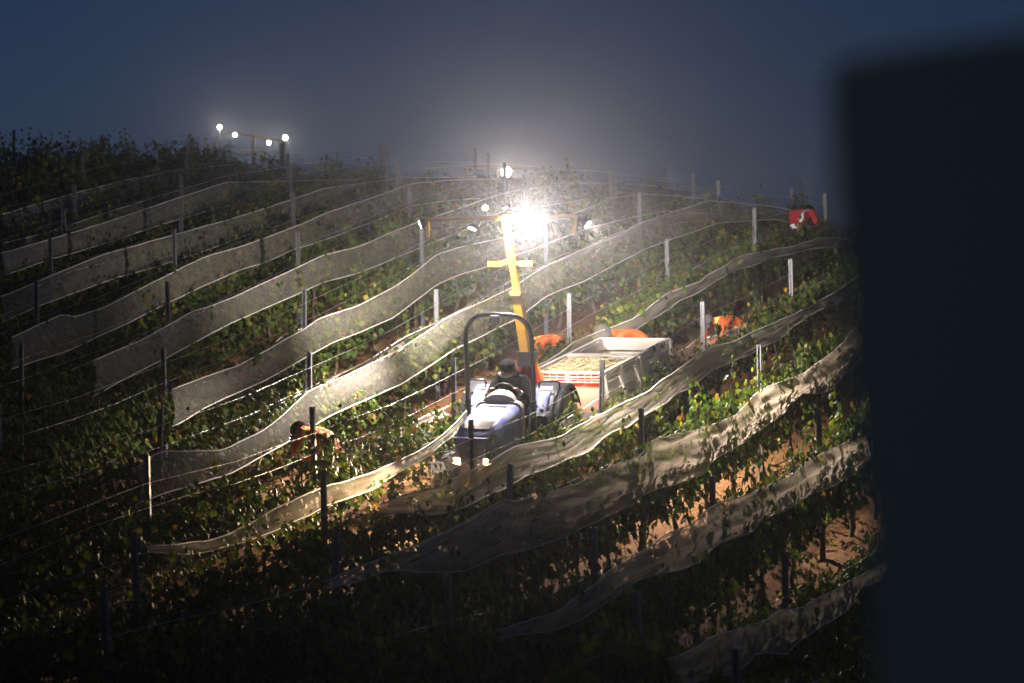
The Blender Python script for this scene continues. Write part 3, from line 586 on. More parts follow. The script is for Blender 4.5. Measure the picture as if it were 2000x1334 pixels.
def light_tower(label, M, pts, yl, yr, lamps, roll=0., foot=.45):
    t = thing('light_tower', label, 'light tower', M, 'mobile light towers')
    base, collar, knee, top = [Vector(p) for p in pts]
    mb = MB(); mb.beam(collar-Vector((0, 0, .12)), knee, .135, .135, up=(1, 0, 0)); mb.build('mast', YELLOW, t, bevel=.012)
    mb = MB(); mb.beam(knee-(knee-collar)*.25, top+Vector((0, 0, .05)), .09, .09, up=(1, 0, 0)); mb.build('mast_extension', YELLOW, t, bevel=.008)
    mb = MB(); mb.beam(knee-Vector((0, 0, .05)), knee+Vector((-.008, 0, .02)), .165, .165, up=(1, 0, 0)); mb.build('mast_sleeve', YELLOW, t, bevel=.01)
    mb = MB(); mb.box(collar-Vector((0, 0, .06)), (.22, .24, .22)); mb.build('mast_clamp', BLACKM, t, bevel=.015)
    for s in (-1, 1):
        mb = MB(); mb.beam(collar+Vector((0, s*.07, -.08)), base+Vector((-.05, s*.40, .42)), .07, .09); mb.build('brace', RED, t, bevel=.008)
        mb = MB(); mb.beam(collar+Vector((-.05, s*.075, -.06)), base+Vector((-.11, s*.405, .44)), .018, .092); mb.build('brace_plate', YELLOW, t)
    mb = MB(); mb.beam(collar-Vector((0, 0, .1)), base+Vector((0, 0, .1)), .10, .10, up=(1, 0, 0)); mb.build('post_foot', RED, t, bevel=.008)
    mb = MB(); mb.beam(base+Vector((-.05, -.5, .38)), base+Vector((-.05, .5, .38)), .10, .08); mb.build('hitch_bar', RED, t, bevel=.008)
    tr = math.tan(roll)
    P = lambda y, dz=0., dx=0.: Vector((top.x+dx, y, top.z+dz+(y-top.y)*tr))
    mb = MB(); mb.beam(P(top.y-.72), P(top.y+.72), .075, .075); mb.build('crossbar', YELLOW, t, bevel=.006)
    for a, b in ((yl, top.y-.6), (top.y+.6, yr)):
        mb = MB(); mb.beam(P(a, .006), P(b, .006), .055, .055); mb.build('crossbar_arm', YELLOW, t, bevel=.004)
    for y in (yl, yr):
        s = 1 if y > 0 else -1
        mb = MB(); mb.beam(P(y, .02), P(y+s*-.02, -.27), .035, .06, up=(1, 0, 0)); mb.build('lamp_bracket', YELLOW, t, bevel=.003)
    for y, dz, dx, d, size, lit, pw, rnd, *an in lamps:
        lamp_head(t, P(y, dz, dx), d, size, lit, pw, rnd, ang=an[0] if an else 150)
    zz = top.z-.66; f = (zz-knee.z)/(top.z-knee.z); mid = knee+(top-knee)*f
    for s in (-1, 1):
        mb = MB(); mb.box(mid+Vector((.02, s*.25, .015)), (.12, .22, .03)); mb.box(mid+Vector((.07, s*.25, -.02)), (.02, .22, .06)); mb.box(mid+Vector((0, s*.1, 0)), (.04, .1, .04)); mb.build('side_arm', YELLOW, t, bevel=.004)
        mb = MB(); mb.box(mid+Vector((.01, s*.26, -.04)), (.10, .15, .07)); mb.build('side_lamp', BLACKP, t, bevel=.01)
    # cables
    cab = [P(yl+.12, -.06)+Vector((0, .5*q, -.16*math.sin(q*math.pi)-.02)) for q in [i/8 for i in range(9)]]
    mb = MB(); mb.tube(cab, .007, 6); mb.build('cable', BLACKP, t, smooth='all')
    cab = [mid+Vector((.08, .14+.10*math.sin(q*math.pi), -.02-.48*q+.06*math.sin(q*6))) for q in [i/10 for i in range(11)]]
    mb = MB(); mb.tube(cab, .008, 6); mb.build('cable', BLACKP, t, smooth='all')
    cab = [mid+Vector((.07, -.07-.03*math.sin(q*9), .5-.95*q)) for q in [i/10 for i in range(11)]]
    mb = MB(); mb.tube(cab, .007, 6); mb.build('cable', BLACKP, t, smooth='all')
    return t
F25 = Vector((-math.sin(R(25)), -math.cos(R(25)), 0)); L25 = Vector((math.cos(R(25)), -math.sin(R(25)), 0))
def W2L(d):                                         # world direction in the frame of the near tower
    d = Vector(d); return (d.dot(F25), d.dot(L25), d.z)
ox, oy = .30, 45.15
MT = basis((ox, oy, ground(ox, oy)), F25, L25)
zg = ground(ox, oy)
ty = -.177; tx = .579
light_tower('yellow light tower with blazing floodlights behind the tractor', MT,
  [(0, 0, 0), (.122, -.026, -.2-zg), (.32, -.098, .71-zg), (tx, ty, 1.80-zg)], ty-1.26, ty+1.13,
  [(ty+.424, -.10, .10, W2L((.02, -1, -.02)), .21, 1, PW[0], True, 36),
   (ty-.485, -.15, .08, W2L((-.42, -.20, -.9)), .12, 1, PW[1], False, 84),
   (ty-.304, .15, .02, W2L((-.2, -1, .0)), .085, 1, 0, True),
   (ty+.10, .14, .22, W2L((.24, .06, -.9)), .085, 1, PW[11], True, 140),
   (ty-1.35, -.075, .02, W2L((-1, .15, -.40)), .15, 1, PW[2], False, 105),
   (ty-1.13, -.09, -.05, W2L((.05, 1, -.2)), .15, 1, PW[3], False, 112),
   (ty+1.22, -.03, -.09, W2L((.30, 1, .06)), .15, 1, PW[4], False, 72),
   (ty+1.36, -.12, .10, W2L((.9, -.38, -.65)), .13, 1, PW[5], False, 148)])
# two more towers beyond the crest
for px, Y, zt, yaw, roll, lab, lamps in (
   (497, 115., 7.68, 12, -9, 'distant yellow light tower with four lamps on the left skyline',
     [(-1.30, .14, .1, (1, -.1, -.1), .17, 1, 0, True), (-.70, -.05, .1, (1, -.1, -.1), .14, 1, 0, True), (.62, -.16, .1, (1, -.1, -.1), .15, 1, 0, True), (1.25, .12, .1, (1, -.1, -.1), .19, 1, 0, True)]),
   (972, 120., 6.75, 18, -2, 'distant light tower with one dazzling lamp behind the crest',
     [(.42, -.14, .1, (1, 0, -.05), .42, 1, 0, True), (-1.1, -.1, 0, (-.3, -1, -.1), .16, 0, 0, False), (1.2, -.1, 0, (-.3, 1, -.1), .16, 0, 0, False)])):  # first lens drawn oversize, its bloom put into the disc
    x = (px-1000)/6000*Y; z = ground(x, Y)
    M = basis((x, Y, z), (-math.sin(R(yaw)), -math.cos(R(yaw)), 0), (math.cos(R(yaw)), -math.sin(R(yaw)), 0))
    h = zt-z
    t = light_tower(lab, M, [(0, 0, 0), (.0, 0, h-2.0), (.05, -.02, h-1.05), (.08, 0, h)], -1.3, 1.3, lamps, R(roll))
    if px < 600:
        for l in lamps: spot((.08+.25, l[0], h+l[1]+l[0]*math.tan(R(roll))), l[3], PW[6], t, ang=150)
    else: spot((.4, .42, h-.14), (1, 0, -.05), PW[7], t, ang=160)

# ------------------------------------------------------------------ tractor
yw = R(16); sl = -.205
TO = Vector((-.115, 44.0, -2.01))
TM = basis(TO, (-math.sin(yw), -math.cos(yw), sl), (math.cos(yw), -math.sin(yw), -.02))
T = thing('tractor', 'narrow blue vineyard tractor with black roll bar and lit headlights', 'tractor', TM)
def ring(x, w_, zt, zb, r=.11, n=6):
    p = [(-w_, zb), (-w_, (zb+zt-r)/2)]
    for i in range(n+1):
        a = math.pi-(math.pi/2)*i/n; p.append((-w_+r+r*math.cos(a), zt-r+r*math.sin(a)))
    p2 = [(-y, z) for y, z in reversed(p)]
    return [Vector((x, y, z)) for y, z in p+p2]
def hood_top(x): return 1.18-.05*x-.06*max(0, x-.9)**2*4
mb = MB(); mb.loft([ring(.10, .325, hood_top(.10), .62), ring(.4, .325, hood_top(.4), .62), ring(.8, .32, hood_top(.8), .62), ring(1.15, .305, hood_top(1.15), .62), ring(1.36, .285, 1.03, .62), ring(1.45, .265, .97, .62, .1), ring(1.48, .24, .93, .64, .1)])
hood = mb.build('hood', BLUE, T, smooth=True)
mb = MB(); n = 10
vs = []
for i in range(n+1):
    x = .42+.86*i/n; wv = .235-.05*(i/n)**2
    for j in range(7): vs.append(Vector((x, wv*(j/3-1), hood_top(x)+(.006 if 0 < i < n else .001)-.004*abs(j-3)/3)))
mb.add(vs, [(i*7+j, i*7+j+1, (i+1)*7+j+1, (i+1)*7+j) for i in range(n) for j in range(6)]); mb.build('hood_screen', DUST, hood, smooth='all')
mb = MB(); mb.box((.27, .03, hood_top(.27)+.004), (.06, .26, .012)); mb.build('hood_vent', BLACKP, hood, bevel=.003)
mb = MB(); mb.loft([ring(.0, .35, 1.21, .60, .13), ring(.13, .35, 1.205, .60, .13)]); mb.build('rear_cowl', GREY, T, smooth=True, bevel=.01)
mb = MB(); mb.prism([(-.265, .98), (-.24, 1.0), (.24, 1.0), (.265, .98), (.13, .62), (-.13, .62)], lambda p: Vector((1.44+(1.0-p[1])*.16, p[0], p[1])), lambda p: Vector((1.505+(1.0-p[1])*.16, p[0], p[1])))
gr = mb.build('grille', mat('grille_blue', (.07, .075, .30), .35, coat=.3), T, bevel=.012)
for i in range(9):
    z = .66+.034*i; wv = .11+.13*(z-.62)/.38
    mb = MB(); mb.box((1.512+(1.0-z)*.16, 0, z), (.012, wv*2, .012)); mb.build('grille_bar', BLACKP, gr)
mb = MB(); mb.lathe([(.035, 0), (.04, .012), (.02, .018)], 16, Matrix.Translation((1.535, .0, .86)) @ Matrix.Rotation(R(90), 4, 'Y')); mb.build('badge', WIRE, gr, smooth=True)
for s in (-1, 1):
    o = [(s*.165, .765), (s*.275, .775), (s*.28, .63), (s*.15, .605), (s*.142, .66)]
    mb = MB(); mb.prism(o, lambda p: Vector((1.44+(1.0-p[1])*.10, p[0], p[1])), lambda p: Vector((1.50+(1.0-p[1])*.10, p[0], p[1])))
    h = mb.build('headlight', GREY, T, bevel=.01)
    o2 = [(s*.17, .715), (s*.268, .722), (s*.272, .645), (s*.165, .622)]
    mb = MB(); mb.prism(o2, lambda p: Vector((1.49+(1.0-p[1])*.10, p[0], p[1])), lambda p: Vector((1.508+(1.0-p[1])*.10, p[0], p[1])))
    mb.build('headlight_lens', HEADL, h)
    spot((1.60, s*.22, .68), (1, -.28, -.03), PW[8], T, c=(1, .72, .42), ang=62, blend=.8, rad=.05)
mb = MB(); mb.box((.75, 0, .50), (1.45, .40, .32)); mb.box((-.4, 0, .48), (1.3, .34, .30)); mb.build('engine_block', BLACKM, T, bevel=.02)
mb = MB(); mb.box((1.0, 0, .38), (.14, .95, .12)); mb.build('front_axle', BLACKM, T, bevel=.01)
mb = MB(); mb.box((-.28, .52, .72), (.34, .26, .46)); mb.box((-.24, .52, .96), (.36, .22, .02)); mb.build('side_tank', BLACKP, T, bevel=.03)
# roll bar
pts = [(0, -.48, .62), (0, -.485, 1.3), (0, -.485, 2.10)]
for i in range(1, 8): a = math.pi/2*i/8; pts.append((0, -.485+.30*(1-math.cos(a)), 2.12+.31*math.sin(a)))
pts += [(0, -.18, 2.435), (0, 0, 2.44)]
pts += [(x, -y, z) for x, y, z in reversed(pts[:-1])]
mb = MB(); mb.tube(pts, .036, 12); rb = mb.build('roll_bar', BLACKM, T, smooth=True)
for s in (-1, 1):
    mb = MB(); mb.box((0, s*.485, 1.12), (.10, .06, .16)); mb.box((0, s*.485, 1.12), (.03, .12, .03)); mb.build('roll_bar_hinge', BLACKM, rb, bevel=.006)
mb = MB(); mb.box((.03, -.03, 2.375), (.09, .13, .13)); wl = mb.build('work_light', BLACKP, rb, bevel=.015)
mb = MB(); mb.box((.08, -.03, 2.37), (.012, .11, .10)); mb.build('work_light_lens', GLASS, wl, bevel=.004)
# dash, steering wheel, seat
vs = []; mb = MB(); rings = []
for i in range(9):
    a = math.pi*i/8; rings.append((-.24*math.cos(a), 1.14+.20*math.sin(a)**.8))
o = [(y, z) for y, z in rings]
mb.prism(o, lambda p: Vector((.10, p[0]*1.15, p[1]-.03)), lambda p: Vector((-.10, p[0]*.9, p[1]))); mb.build('dash_cowl', GREY, T, smooth=True, bevel=.015)
sw = []
for i in range(24):
    a = 2*math.pi*i/24; sw.append((-.22+.08*math.sin(a)*.9, .19*math.cos(a), 1.24+.17*math.sin(a)))
mb = MB(); mb.tube(sw, .014, 8, closed=True)
for a in (R(90), R(210), R(330)): mb.tube([(-.22, 0, 1.24), (-.22+.072*math.sin(a), .19*math.cos(a), 1.24+.17*math.sin(a))], .01, 6)
mb.tube([(-.22, 0, 1.24), (-.05, 0, 1.1)], .022, 8); mb.build('steering_wheel', BLACKP, T, smooth='all')
mb = MB(); mb.box((-.85, 0, .82), (.46, .46, .12)); mb.box((-1.08, 0, 1.05), (.10, .44, .42), rot=Matrix.Rotation(R(-8), 3, 'Y')); mb.box((-.85, 0, .69), (.3, .3, .16)); mb.build('seat', BLACKP, T, bevel=.04, smooth=True)
mb = MB(); mb.box((-.35, 0, .60), (.62, .84, .04)); mb.build('platform', BLACKM, T, bevel=.008)
# wheels
def wheel(x, y, r, wd, parent, lug=14, rimc=None):
    s = 1 if y > 0 else -1
    M = Matrix.Translation((x, y, r)) @ Matrix.Rotation(R(90), 4, 'X')
    mb = MB(); h = wd/2
    mb.lathe([(r*.52, -h*.9), (r*.7, -h), (r*.93, -h*.92), (r*.985, -h*.6), (r*.985, h*.6), (r*.93, h*.92), (r*.7, h), (r*.52, h*.9)], 36)
    for i in range(lug):
        for sd in (-1, 1):
            a = 2*math.pi*(i+.25*sd)/lug; rot = Matrix.Rotation(a, 3, 'Z') @ Matrix.Rotation(R(35*sd), 3, 'X')
            mb.box(Matrix.Rotation(a, 3, 'Z') @ Vector((r*.995, 0, sd*h*.48)), (r*.06, r*.085, h*.95), rot=rot)
    t = mb.build('tyre', RUBBER, parent, M=M)
    mb = MB(); mb.lathe([(r*.50, -h*.7), (r*.52, -h*.8), (r*.40, -h*.4), (r*.16, -h*.35), (r*.14, h*.4), (r*.40, h*.4), (r*.52, h*.8), (r*.50, h*.7)], 28)
    mb.build('rim', rimc or GREY, t, smooth=True); return t
for s in (-1, 1):
    wheel(-.95, s*.57, .60, .30, T, 16); wheel(1.0, s*.46, .34, .20, T, 14)
# fenders
for s in (-1, 1):
    arc = [(-.95+.70*math.cos(a), .60+.66*math.sin(a)) for a in [R(18+14*i) for i in range(11)]]
    rg_ = []
    mb = MB()
    for (y0, y1) in ((.30, .74),):
        vs = []
        for x, z in arc:
            vs += [Vector((x, s*y0, z)), Vector((x, s*y1, z-.015)), Vector((x, s*(y1+.02), z-.07))]
        mb.add(vs, [(i*3+j, i*3+j+1, (i+1)*3+j+1, (i+1)*3+j) for i in range(10) for j in range(2)])
    fo = mb.build('fender', BLACKP, T, smooth='all')
    md = fo.modifiers.new('solid', 'SOLIDIFY'); md.thickness = .02
    mb = MB(); vs = []
    for x, z in [(-.20, .72), (-.24, .86), (-.32, 1.0), (-.46, 1.12), (-.62, 1.2), (-.80, 1.235)]:
        vs += [Vector((x+.02, s*.34, z+.012)), Vector((x+.02, s*.56, z+.012)), Vector((x, s*.585, z-.05))]
    mb.add(vs, [(i*3+j, i*3+j+1, (i+1)*3+j+1, (i+1)*3+j) for i in range(5) for j in range(2)])
    pn = mb.build('fender_panel', BLUE, T, smooth='all'); md = pn.modifiers.new('solid', 'SOLIDIFY'); md.thickness = .012
    hp = [(-.62, s*.40, 1.24), (-.63, s*.40, 1.32), (-.64, s*.43, 1.345), (-.66, s*.66, 1.345), (-.67, s*.69, 1.32), (-.68, s*.69, 1.22)]
    mb = MB(); mb.tube(hp, .016, 8); mb.build('grab_rail', BLACKM, T, smooth='all')
    hp = [(-.18, s*.60, .62), (-.26, s*.64, .72), (-.36, s*.65, .95), (-.52, s*.66, 1.15), (-.66, s*.69, 1.24)]
    mb = MB(); mb.tube(hp, .018, 8); mb.build('guard_rail', BLACKM, T, smooth='all')
    mb = MB(); mb.box((-1.58, s*.52, 1.02), (.05, .13, .09)); tl = mb.build('tail_light', BLACKP, T, bevel=.008)
    mb = MB(); mb.box((-1.61, s*.52, 1.02), (.012, .11, .07)); mb.build('tail_lens', TAILL, tl)
    spot((-1.66, s*.52, 1.02), (-1, 0, -.12), PW[9], T, c=(1, .22, .06), ang=150, rad=.05)
mb = MB(); mb.box((-1.5, 0, .95), (.06, 1.1, .05)); mb.build('rear_crossbar', BLACKM, T, bevel=.006)
# lettered yellow decal on the fender panel
DEC = mat('yellow_decal', (.72, .55, .20), .5)
dm = Matrix.Translation((-.288, .45, .93)) @ Matrix.Rotation(R(90), 4, 'Z') @ Matrix.Rotation(R(60), 4, 'X')
fc = bpy.data.curves.new('fender_decal', 'FONT'); fc.body = 'CIB'; fc.size = .13; fc.align_x = 'CENTER'; fc.align_y = 'CENTER'; fc.extrude = .002; fc.offset = .004
fo = bpy.data.objects.new('fender_decal', fc); col.objects.link(fo); bpy.context.view_layer.update()
dme = bpy.data.meshes.new_from_object(fo.evaluated_get(bpy.context.evaluated_depsgraph_get())); dme.materials.clear(); dme.materials.append(DEC)
bpy.data.objects.remove(fo); link('decal', dme, T, dm)
# drawbar pins, mirrors
mb = MB(); mb.beam((-1.0, 0, .40), (-1.75, 0, .38), .10, .06); mb.build('hitch', BLACKM, T, bevel=.006)

# ------------------------------------------------------------------ bin trailer, bins, grapes
yb = R(27.5); fB = Vector((-math.sin(yb), -math.cos(yb), -.215)); lB = Vector((math.cos(yb), -math.sin(yb), -.01))
B0 = basis((0, 0, 0), fB, lB); upB = B0.to_3x3().col[2]
rim = Vector((.80, 45.6, -.456))
PB = rim - upB*1.24
BM = basis(PB, fB, lB)
TR = thing('bin_trailer', 'low red two-bin trailer coupled behind the tractor', 'trailer', BM)
for s in (-1, 1):
    mb = MB(); mb.beam((.05, s*.42, .48), (-2.55, s*.42, .48), .08, .12); mb.build('frame_rail', RED, TR, bevel=.006)
    wheel(-1.25, s*.50, .30, .20, TR, 12)
for x in (.0, -.85, -1.7, -2.5):
    mb = MB(); mb.beam((x, -.52, .525), (x, .52, .525), .07, .04); mb.build('cross_member', RED, TR, bevel=.005)
mb = MB(); mb.beam((.05, 0, .46), (1.0, 0, .40), .10, .08); mb.build('drawbar', RED, TR, bevel=.006)
for z in (.70, .96):
    mb = MB(); mb.beam((.09, -.46, z), (.09, .10, z), .04, .06); mb.build('headboard_rail', RED, TR, bevel=.005)
for y in (-.46, .10):
    mb = MB(); mb.beam((.09, y, .48), (.09, y, 1.06), .05, .05, up=(1, 0, 0)); mb.build('headboard_post', RED, TR, bevel=.005)
def make_bin(label, x):
    b = thing('harvest_bin', label, 'harvest bin', BM @ Matrix.Translation((x, 0, .56)), 'harvest bins on the trailer')
    hx, hy, H = .60, .61, .68
    mb = MB(); mb.box((0, 0, .10), (2*hx-.06, 2*hy-.06, .04)); mb.build('floor', BINW, b)
    for s in (-1, 1):
        mb = MB(); mb.box((s*.35, 0, .04), (.10, 2*hy-.1, .08)); mb.build('skid', BINW, b, bevel=.01)
    for ax in (0, 1):
        ha, hb = (hx, hy) if ax == 0 else (hy, hx)
        for s in (-1, 1):
            def P(d, a, z): return (s*d, a, z) if ax == 0 else (a, s*d, z)
            def D(d, a, z): return (d, a, z) if ax == 0 else (a, d, z)
            mb = MB(); mb.box(P(ha-.055, 0, .295), D(.016, 2*hb-.075, .435)); mb.box(P(ha-.10, 0, .58), D(.014, 2*hb-.165, .15)); mb.box(P(ha-.077, 0, .5075), D(.05, 2*hb-.12, .012)); mb.build('liner_wall', BINW, b)
            mb = MB(); mb.box(P(ha-.028, 0, H-.018), D(.056, 2*hb-(.0 if ax == 0 else .115), .036)); mb.build('rim', BINW, b, bevel=.008)
            mb = MB(); mb.box(P(ha-.012, 0, .10), D(.024, 2*hb-.03, .06)); mb.build('base_rail', BINW, b, bevel=.006)
            for a in (-hb/2+.02, hb/2-.02):
                wv = hb-.20
                mb = MB(); mb.box(P(ha-.035, a, .305), D(.014, wv+.1, .37)); mb.build('side_panel', BINW, b)
                for z in (.525, .565, .605):
                    mb = MB(); mb.box(P(ha-.009, a, z), D(.016, wv+.08, .016)); mb.build('slat', BINW, b)
                if ax == 0:
                    for q in (-.28, 0, .28):
                        mb = MB(); mb.box(P(ha-.0105, a+q*wv, .575), D(.010, .012, .14)); mb.build('divider', BINW, b)
            # ribs: wider and deeper towards the foot
            for a, wv in ((0, .085), (-(hb-.045), .085), (hb-.045, .085)):
                if ax == 0 and abs(a) > .1: wv = .075
                mb = MB(); z0, z1 = .08, H-.038
                wb = wv*1.5 if a == 0 else wv
                d0, d1 = (.055, .03) if ax == 0 else (.105, .05)
                ring_ = lambda z, ww, dd: [Vector(P(ha-.03, a-ww/2, z)), Vector(P(ha-.03, a+ww/2, z)), Vector(P(ha-.03+dd, a+ww/2*.7, z)), Vector(P(ha-.03+dd, a-ww/2*.7, z))]
                mb.loft([ring_(z0, wb, d0), ring_(z1, wv, d1)]); mb.build('rib', BINW, b, bevel=.005)
    return b
bf = make_bin('white slatted plastic bin full of pale grapes, behind the tractor', -.62)
mb = MB(); mb.box((.602-.045, -.29, .545), (.006, .46, .17)); mb.build('red_backing', RED, bf)  # added red plates and strips; the recess red is put into paint
mb = MB(); mb.box((.602-.045, .29, .545), (.006, .46, .17)); mb.build('red_backing', RED, bf)
mb = MB(); mb.box((.602-.026, .29, .475), (.006, .44, .035)); mb.build('red_strip', RED, bf)
mb = MB(); mb.box((.602-.026, -.29, .475), (.006, .44, .035)); mb.build('red_strip', RED, bf)
make_bin('empty white slatted plastic bin, rear one on the trailer', -1.86)
# grapes: a heap of bunches
GR = mat('grapes', (.42, .38, .20), .45, 0, .4, 30, c2=(.26, .21, .11), spec=.4)
rg = random.Random(3); mb = MB()
ico = bmesh.new(); bmesh.ops.create_icosphere(ico, subdivisions=1, radius=1); iv = [v.co.copy() for v in ico.verts]; if_ = [tuple(v.index for v in f.verts) for f in ico.faces]; ico.free()
n = 26; vs = []
hz = lambda x, y: .615+.07*(1-(x/.55)**2)*(1-(y/.55)**2)+.03*noise.noise(Vector((x*5, y*5, 1)))
for i in range(n+1):
    for j in range(n+1):
        x = -.535+1.07*i/n; y = -.545+1.09*j/n; vs.append(Vector((x, y, hz(x, y)-.015)))
mb.add(vs, [(i*(n+1)+j, (i+1)*(n+1)+j, (i+1)*(n+1)+j+1, i*(n+1)+j+1) for i in range(n) for j in range(n)])
for i in range(520):
    cx, cy_ = rg.uniform(-.52, .52), rg.uniform(-.53, .53); dx, dy = rg.gauss(0, 1), rg.gauss(0, 1); L_ = math.hypot(dx, dy)+1e-6; dx, dy = dx/L_, dy/L_
    for j in range(9):
        t = rg.uniform(-.06, .06); x, y = cx+dx*t+rg.gauss(0, .018), cy_+dy*t+rg.gauss(0, .018)
        if abs(x) > .53 or abs(y) > .54: continue
        r_ = rg.uniform(.009, .013); c = Vector((x, y, hz(x, y)+rg.uniform(-.004, .028)))
        mb.add([c+q*r_ for q in iv], if_)
o = mb.build('grape_heap', GR, smooth='all'); o.matrix_world = BM @ Matrix.Translation((-.62, 0, .56))
tag(o, 'heap of pale green grapes filling the front white bin', 'grapes', kind='stuff')

# white slotted stand in front of the tractor
SW = mat('white_plastic', (.72, .70, .66), .5, 0, .12, 9)
sx, sy = -.985, 41.3; szg = ground(sx, sy); hh = -1.70-szg
ST = thing('slotted_stand', 'small white slotted stand in the aisle left of the headlight', 'stand', Matrix.Translation((sx, sy, szg)) @ Matrix.Rotation(R(18), 4, 'Z'))
rt = Matrix.Rotation(R(38), 3, 'X')
for x in (-.075, 0, .075):
    mb = MB(); mb.box((x, 0, hh), (.035 if x else .03, .20, .016), rot=rt); mb.build('top_slat', SW, ST, bevel=.003)
for s in (-1, 1):
    mb = MB(); mb.box(rt @ Vector((0, s*.105, 0))+Vector((0, 0, hh)), (.185, .03, .018), rot=rt); mb.build('top_rail', SW, ST, bevel=.003)
mb = MB(); mb.box((0, -.10, hh-.11), (.18, .014, .085)); mb.build('front_lip', SW, ST, bevel=.003)
for x in (-.08, .08):
    for y in (-.085, .085):
        mb = MB(); mb.beam((x, y, -.05), (x*.95, y, hh+.06*(1 if y > 0 else -1)), .018, .018, up=(1, 0, 0)); mb.build('leg', DARKSTEEL, ST)

# ------------------------------------------------------------------ people
EDG = [('pelvis','spine'),('spine','chest'),('chest','neck'),('neck','head'),('head','crown'),
  ('chest','shoulder_l'),('shoulder_l','elbow_l'),('elbow_l','wrist_l'),('wrist_l','palm_l'),
  ('chest','shoulder_r'),('shoulder_r','elbow_r'),('elbow_r','wrist_r'),('wrist_r','palm_r'),
  ('pelvis','hip_l'),('hip_l','knee_l'),('knee_l','ankle_l'),('ankle_l','toe_l'),('pelvis','hip_r'),('hip_r','knee_r'),('knee_r','ankle_r'),('ankle_r','toe_r')]
RAD = dict(pelvis=.145, spine=.135, chest=.15, neck=.058, head=.092, crown=.07, shoulder=.08, elbow=.056, wrist=.04, palm=.035, hip=.105, knee=.068, ankle=.05, toe=.04, nose=.018, f=.0095)
def person(label, M, J, mats, matfn):
    J = {k: Vector(v) for k, v in J.items()}
    E = list(EDG)
    hd = (J['crown']-J['head']).normalized(); fw = (J['face']-J['head']); J['nose'] = J['head']+fw.normalized()*.112; E.append(('head', 'nose')); del J['face']
    for s in 'lr':
        p = J['palm_'+s]; d = (p-J['wrist_'+s]).normalized(); side = d.cross(Vector((0, 0, 1))).normalized(); cu = side.cross(d).normalized()
        if cu.z > 0: cu = -cu
        for i, (o, L_) in enumerate(((-.027, .062), (-.009, .072), (.009, .068), (.027, .052))):
            a = f'f{i}a_{s}'; b = f'f{i}b_{s}'; c = f'f{i}c_{s}'
            J[a] = p+side*o+d*.03; J[b] = J[a]+d*L_*.5+cu*L_*.15; J[c] = J[b]+d*L_*.2+cu*L_*.5
            E += [('palm_'+s, a), (a, b), (b, c)]
        sg = -1 if s == 'l' else 1
        J['ta_'+s] = p+side*.038*sg-d*.015; J['tb_'+s] = J['ta_'+s]+side*.012*sg+d*.03+cu*.02; E += [('palm_'+s, 'ta_'+s), ('ta_'+s, 'tb_'+s)]
    names = list(J); ix = {n_: i for i, n_ in enumerate(names)}
    me = bpy.data.meshes.new('person'); me.from_pydata([J[n_] for n_ in names], [(ix[a], ix[b]) for a, b in E], [])
    o = bpy.data.objects.new('person', me); col.objects.link(o)
    sk = o.modifiers.new('skin', 'SKIN'); sk.use_smooth_shade = True
    ss = o.modifiers.new('sub', 'SUBSURF'); ss.levels = 2; ss.render_levels = 2
    for n_, i in ix.items():
        key = n_.split('_')[0]; key = 'f' if key[0] in 'ft' and key not in RAD else key
        r_ = RAD[key]; sv = me.skin_vertices[0].data[i]
        sv.radius = (r_*1.12, r_*.9) if key in ('chest', 'spine', 'pelvis') else (r_, r_)
        sv.use_root = n_ == 'pelvis'
    bpy.context.view_layer.update()
    m2 = bpy.data.meshes.new_from_object(o.evaluated_get(bpy.context.evaluated_depsgraph_get()))
    bpy.data.objects.remove(o)
    m2.materials.clear()
    for m in mats: m2.materials.append(m)
    segs = [(J[a], J[b], a, b) for a, b in E]
    for p in m2.polygons:
        c = p.center; best = None
        for a, b, na, nb in segs:
            ab = b-a; t = min(max((c-a).dot(ab)/max(ab.length_squared, 1e-9), 0), 1); dd = (c-a-ab*t).length
            if best is None or dd < best[0]: best = (dd, na, nb, t)
        p.material_index = matfn(c, best[1], best[2], best[3]); p.use_smooth = True
    q = link('person', m2); q.matrix_world = M; tag(q, label, 'person', 'workers in the vineyard'); q['_J'] = 1; del q['_J']
    return q, J
def cap(parent, J, m, mb_brim=None, hood=False, brim=True):
    h = J['head']; up = (J['crown']-h).normalized(); f = (J['nose']-h); f = (f-up*f.dot(up)).normalized(); s = up.cross(f)
    Mx = Matrix(((f.x, s.x, up.x, h.x), (f.y, s.y, up.y, h.y), (f.z, s.z, up.z, h.z), (0, 0, 0, 1)))
    mb = MB()
    if hood: prof = [(.115, -.14), (.135, -.05), (.138, .04), (.118, .11), (.07, .155), (.01, .17)]
    else: prof = [(.112, .0), (.118, .03), (.113, .075), (.088, .118), (.045, .14), (.008, .146)]
    mb.lathe(prof, 20, Mx @ Matrix.Translation((-.012, 0, 0)) @ Matrix.Diagonal((1.08, .96, 1, 1)))
    c = mb.build('hood' if hood else 'cap', m, parent, smooth='all')
    if brim:
        vs = []; n = 9
        for r_ in (0, 1):
            for i in range(n):
                a = R(-62+124*i/(n-1)); d = .105+(.075*math.cos(a*.9) if r_ else 0)
                vs.append(Mx @ Vector((d*math.cos(a), d*math.sin(a)*.95, .012-.02*r_-.012*math.sin(a)**2)))
        mb = MB(); mb.add(vs, [(i, i+1, n+i+1, n+i) for i in range(n-1)]); b = mb.build('cap_brim', mb_brim or m, c, smooth='all')
        md = b.modifiers.new('solid', 'SOLIDIFY'); md.thickness = .008
    return c, Mx
SKIN = mat('skin', (.30, .17, .11), .6); DARKC = mat('dark_jacket', (.008, .0085, .009), .95, 0, .5, 14, .5, 40, spec=.08); CAPD = mat('dark_cap', (.013, .012, .012), .95, 0, .3, 20, spec=.08)
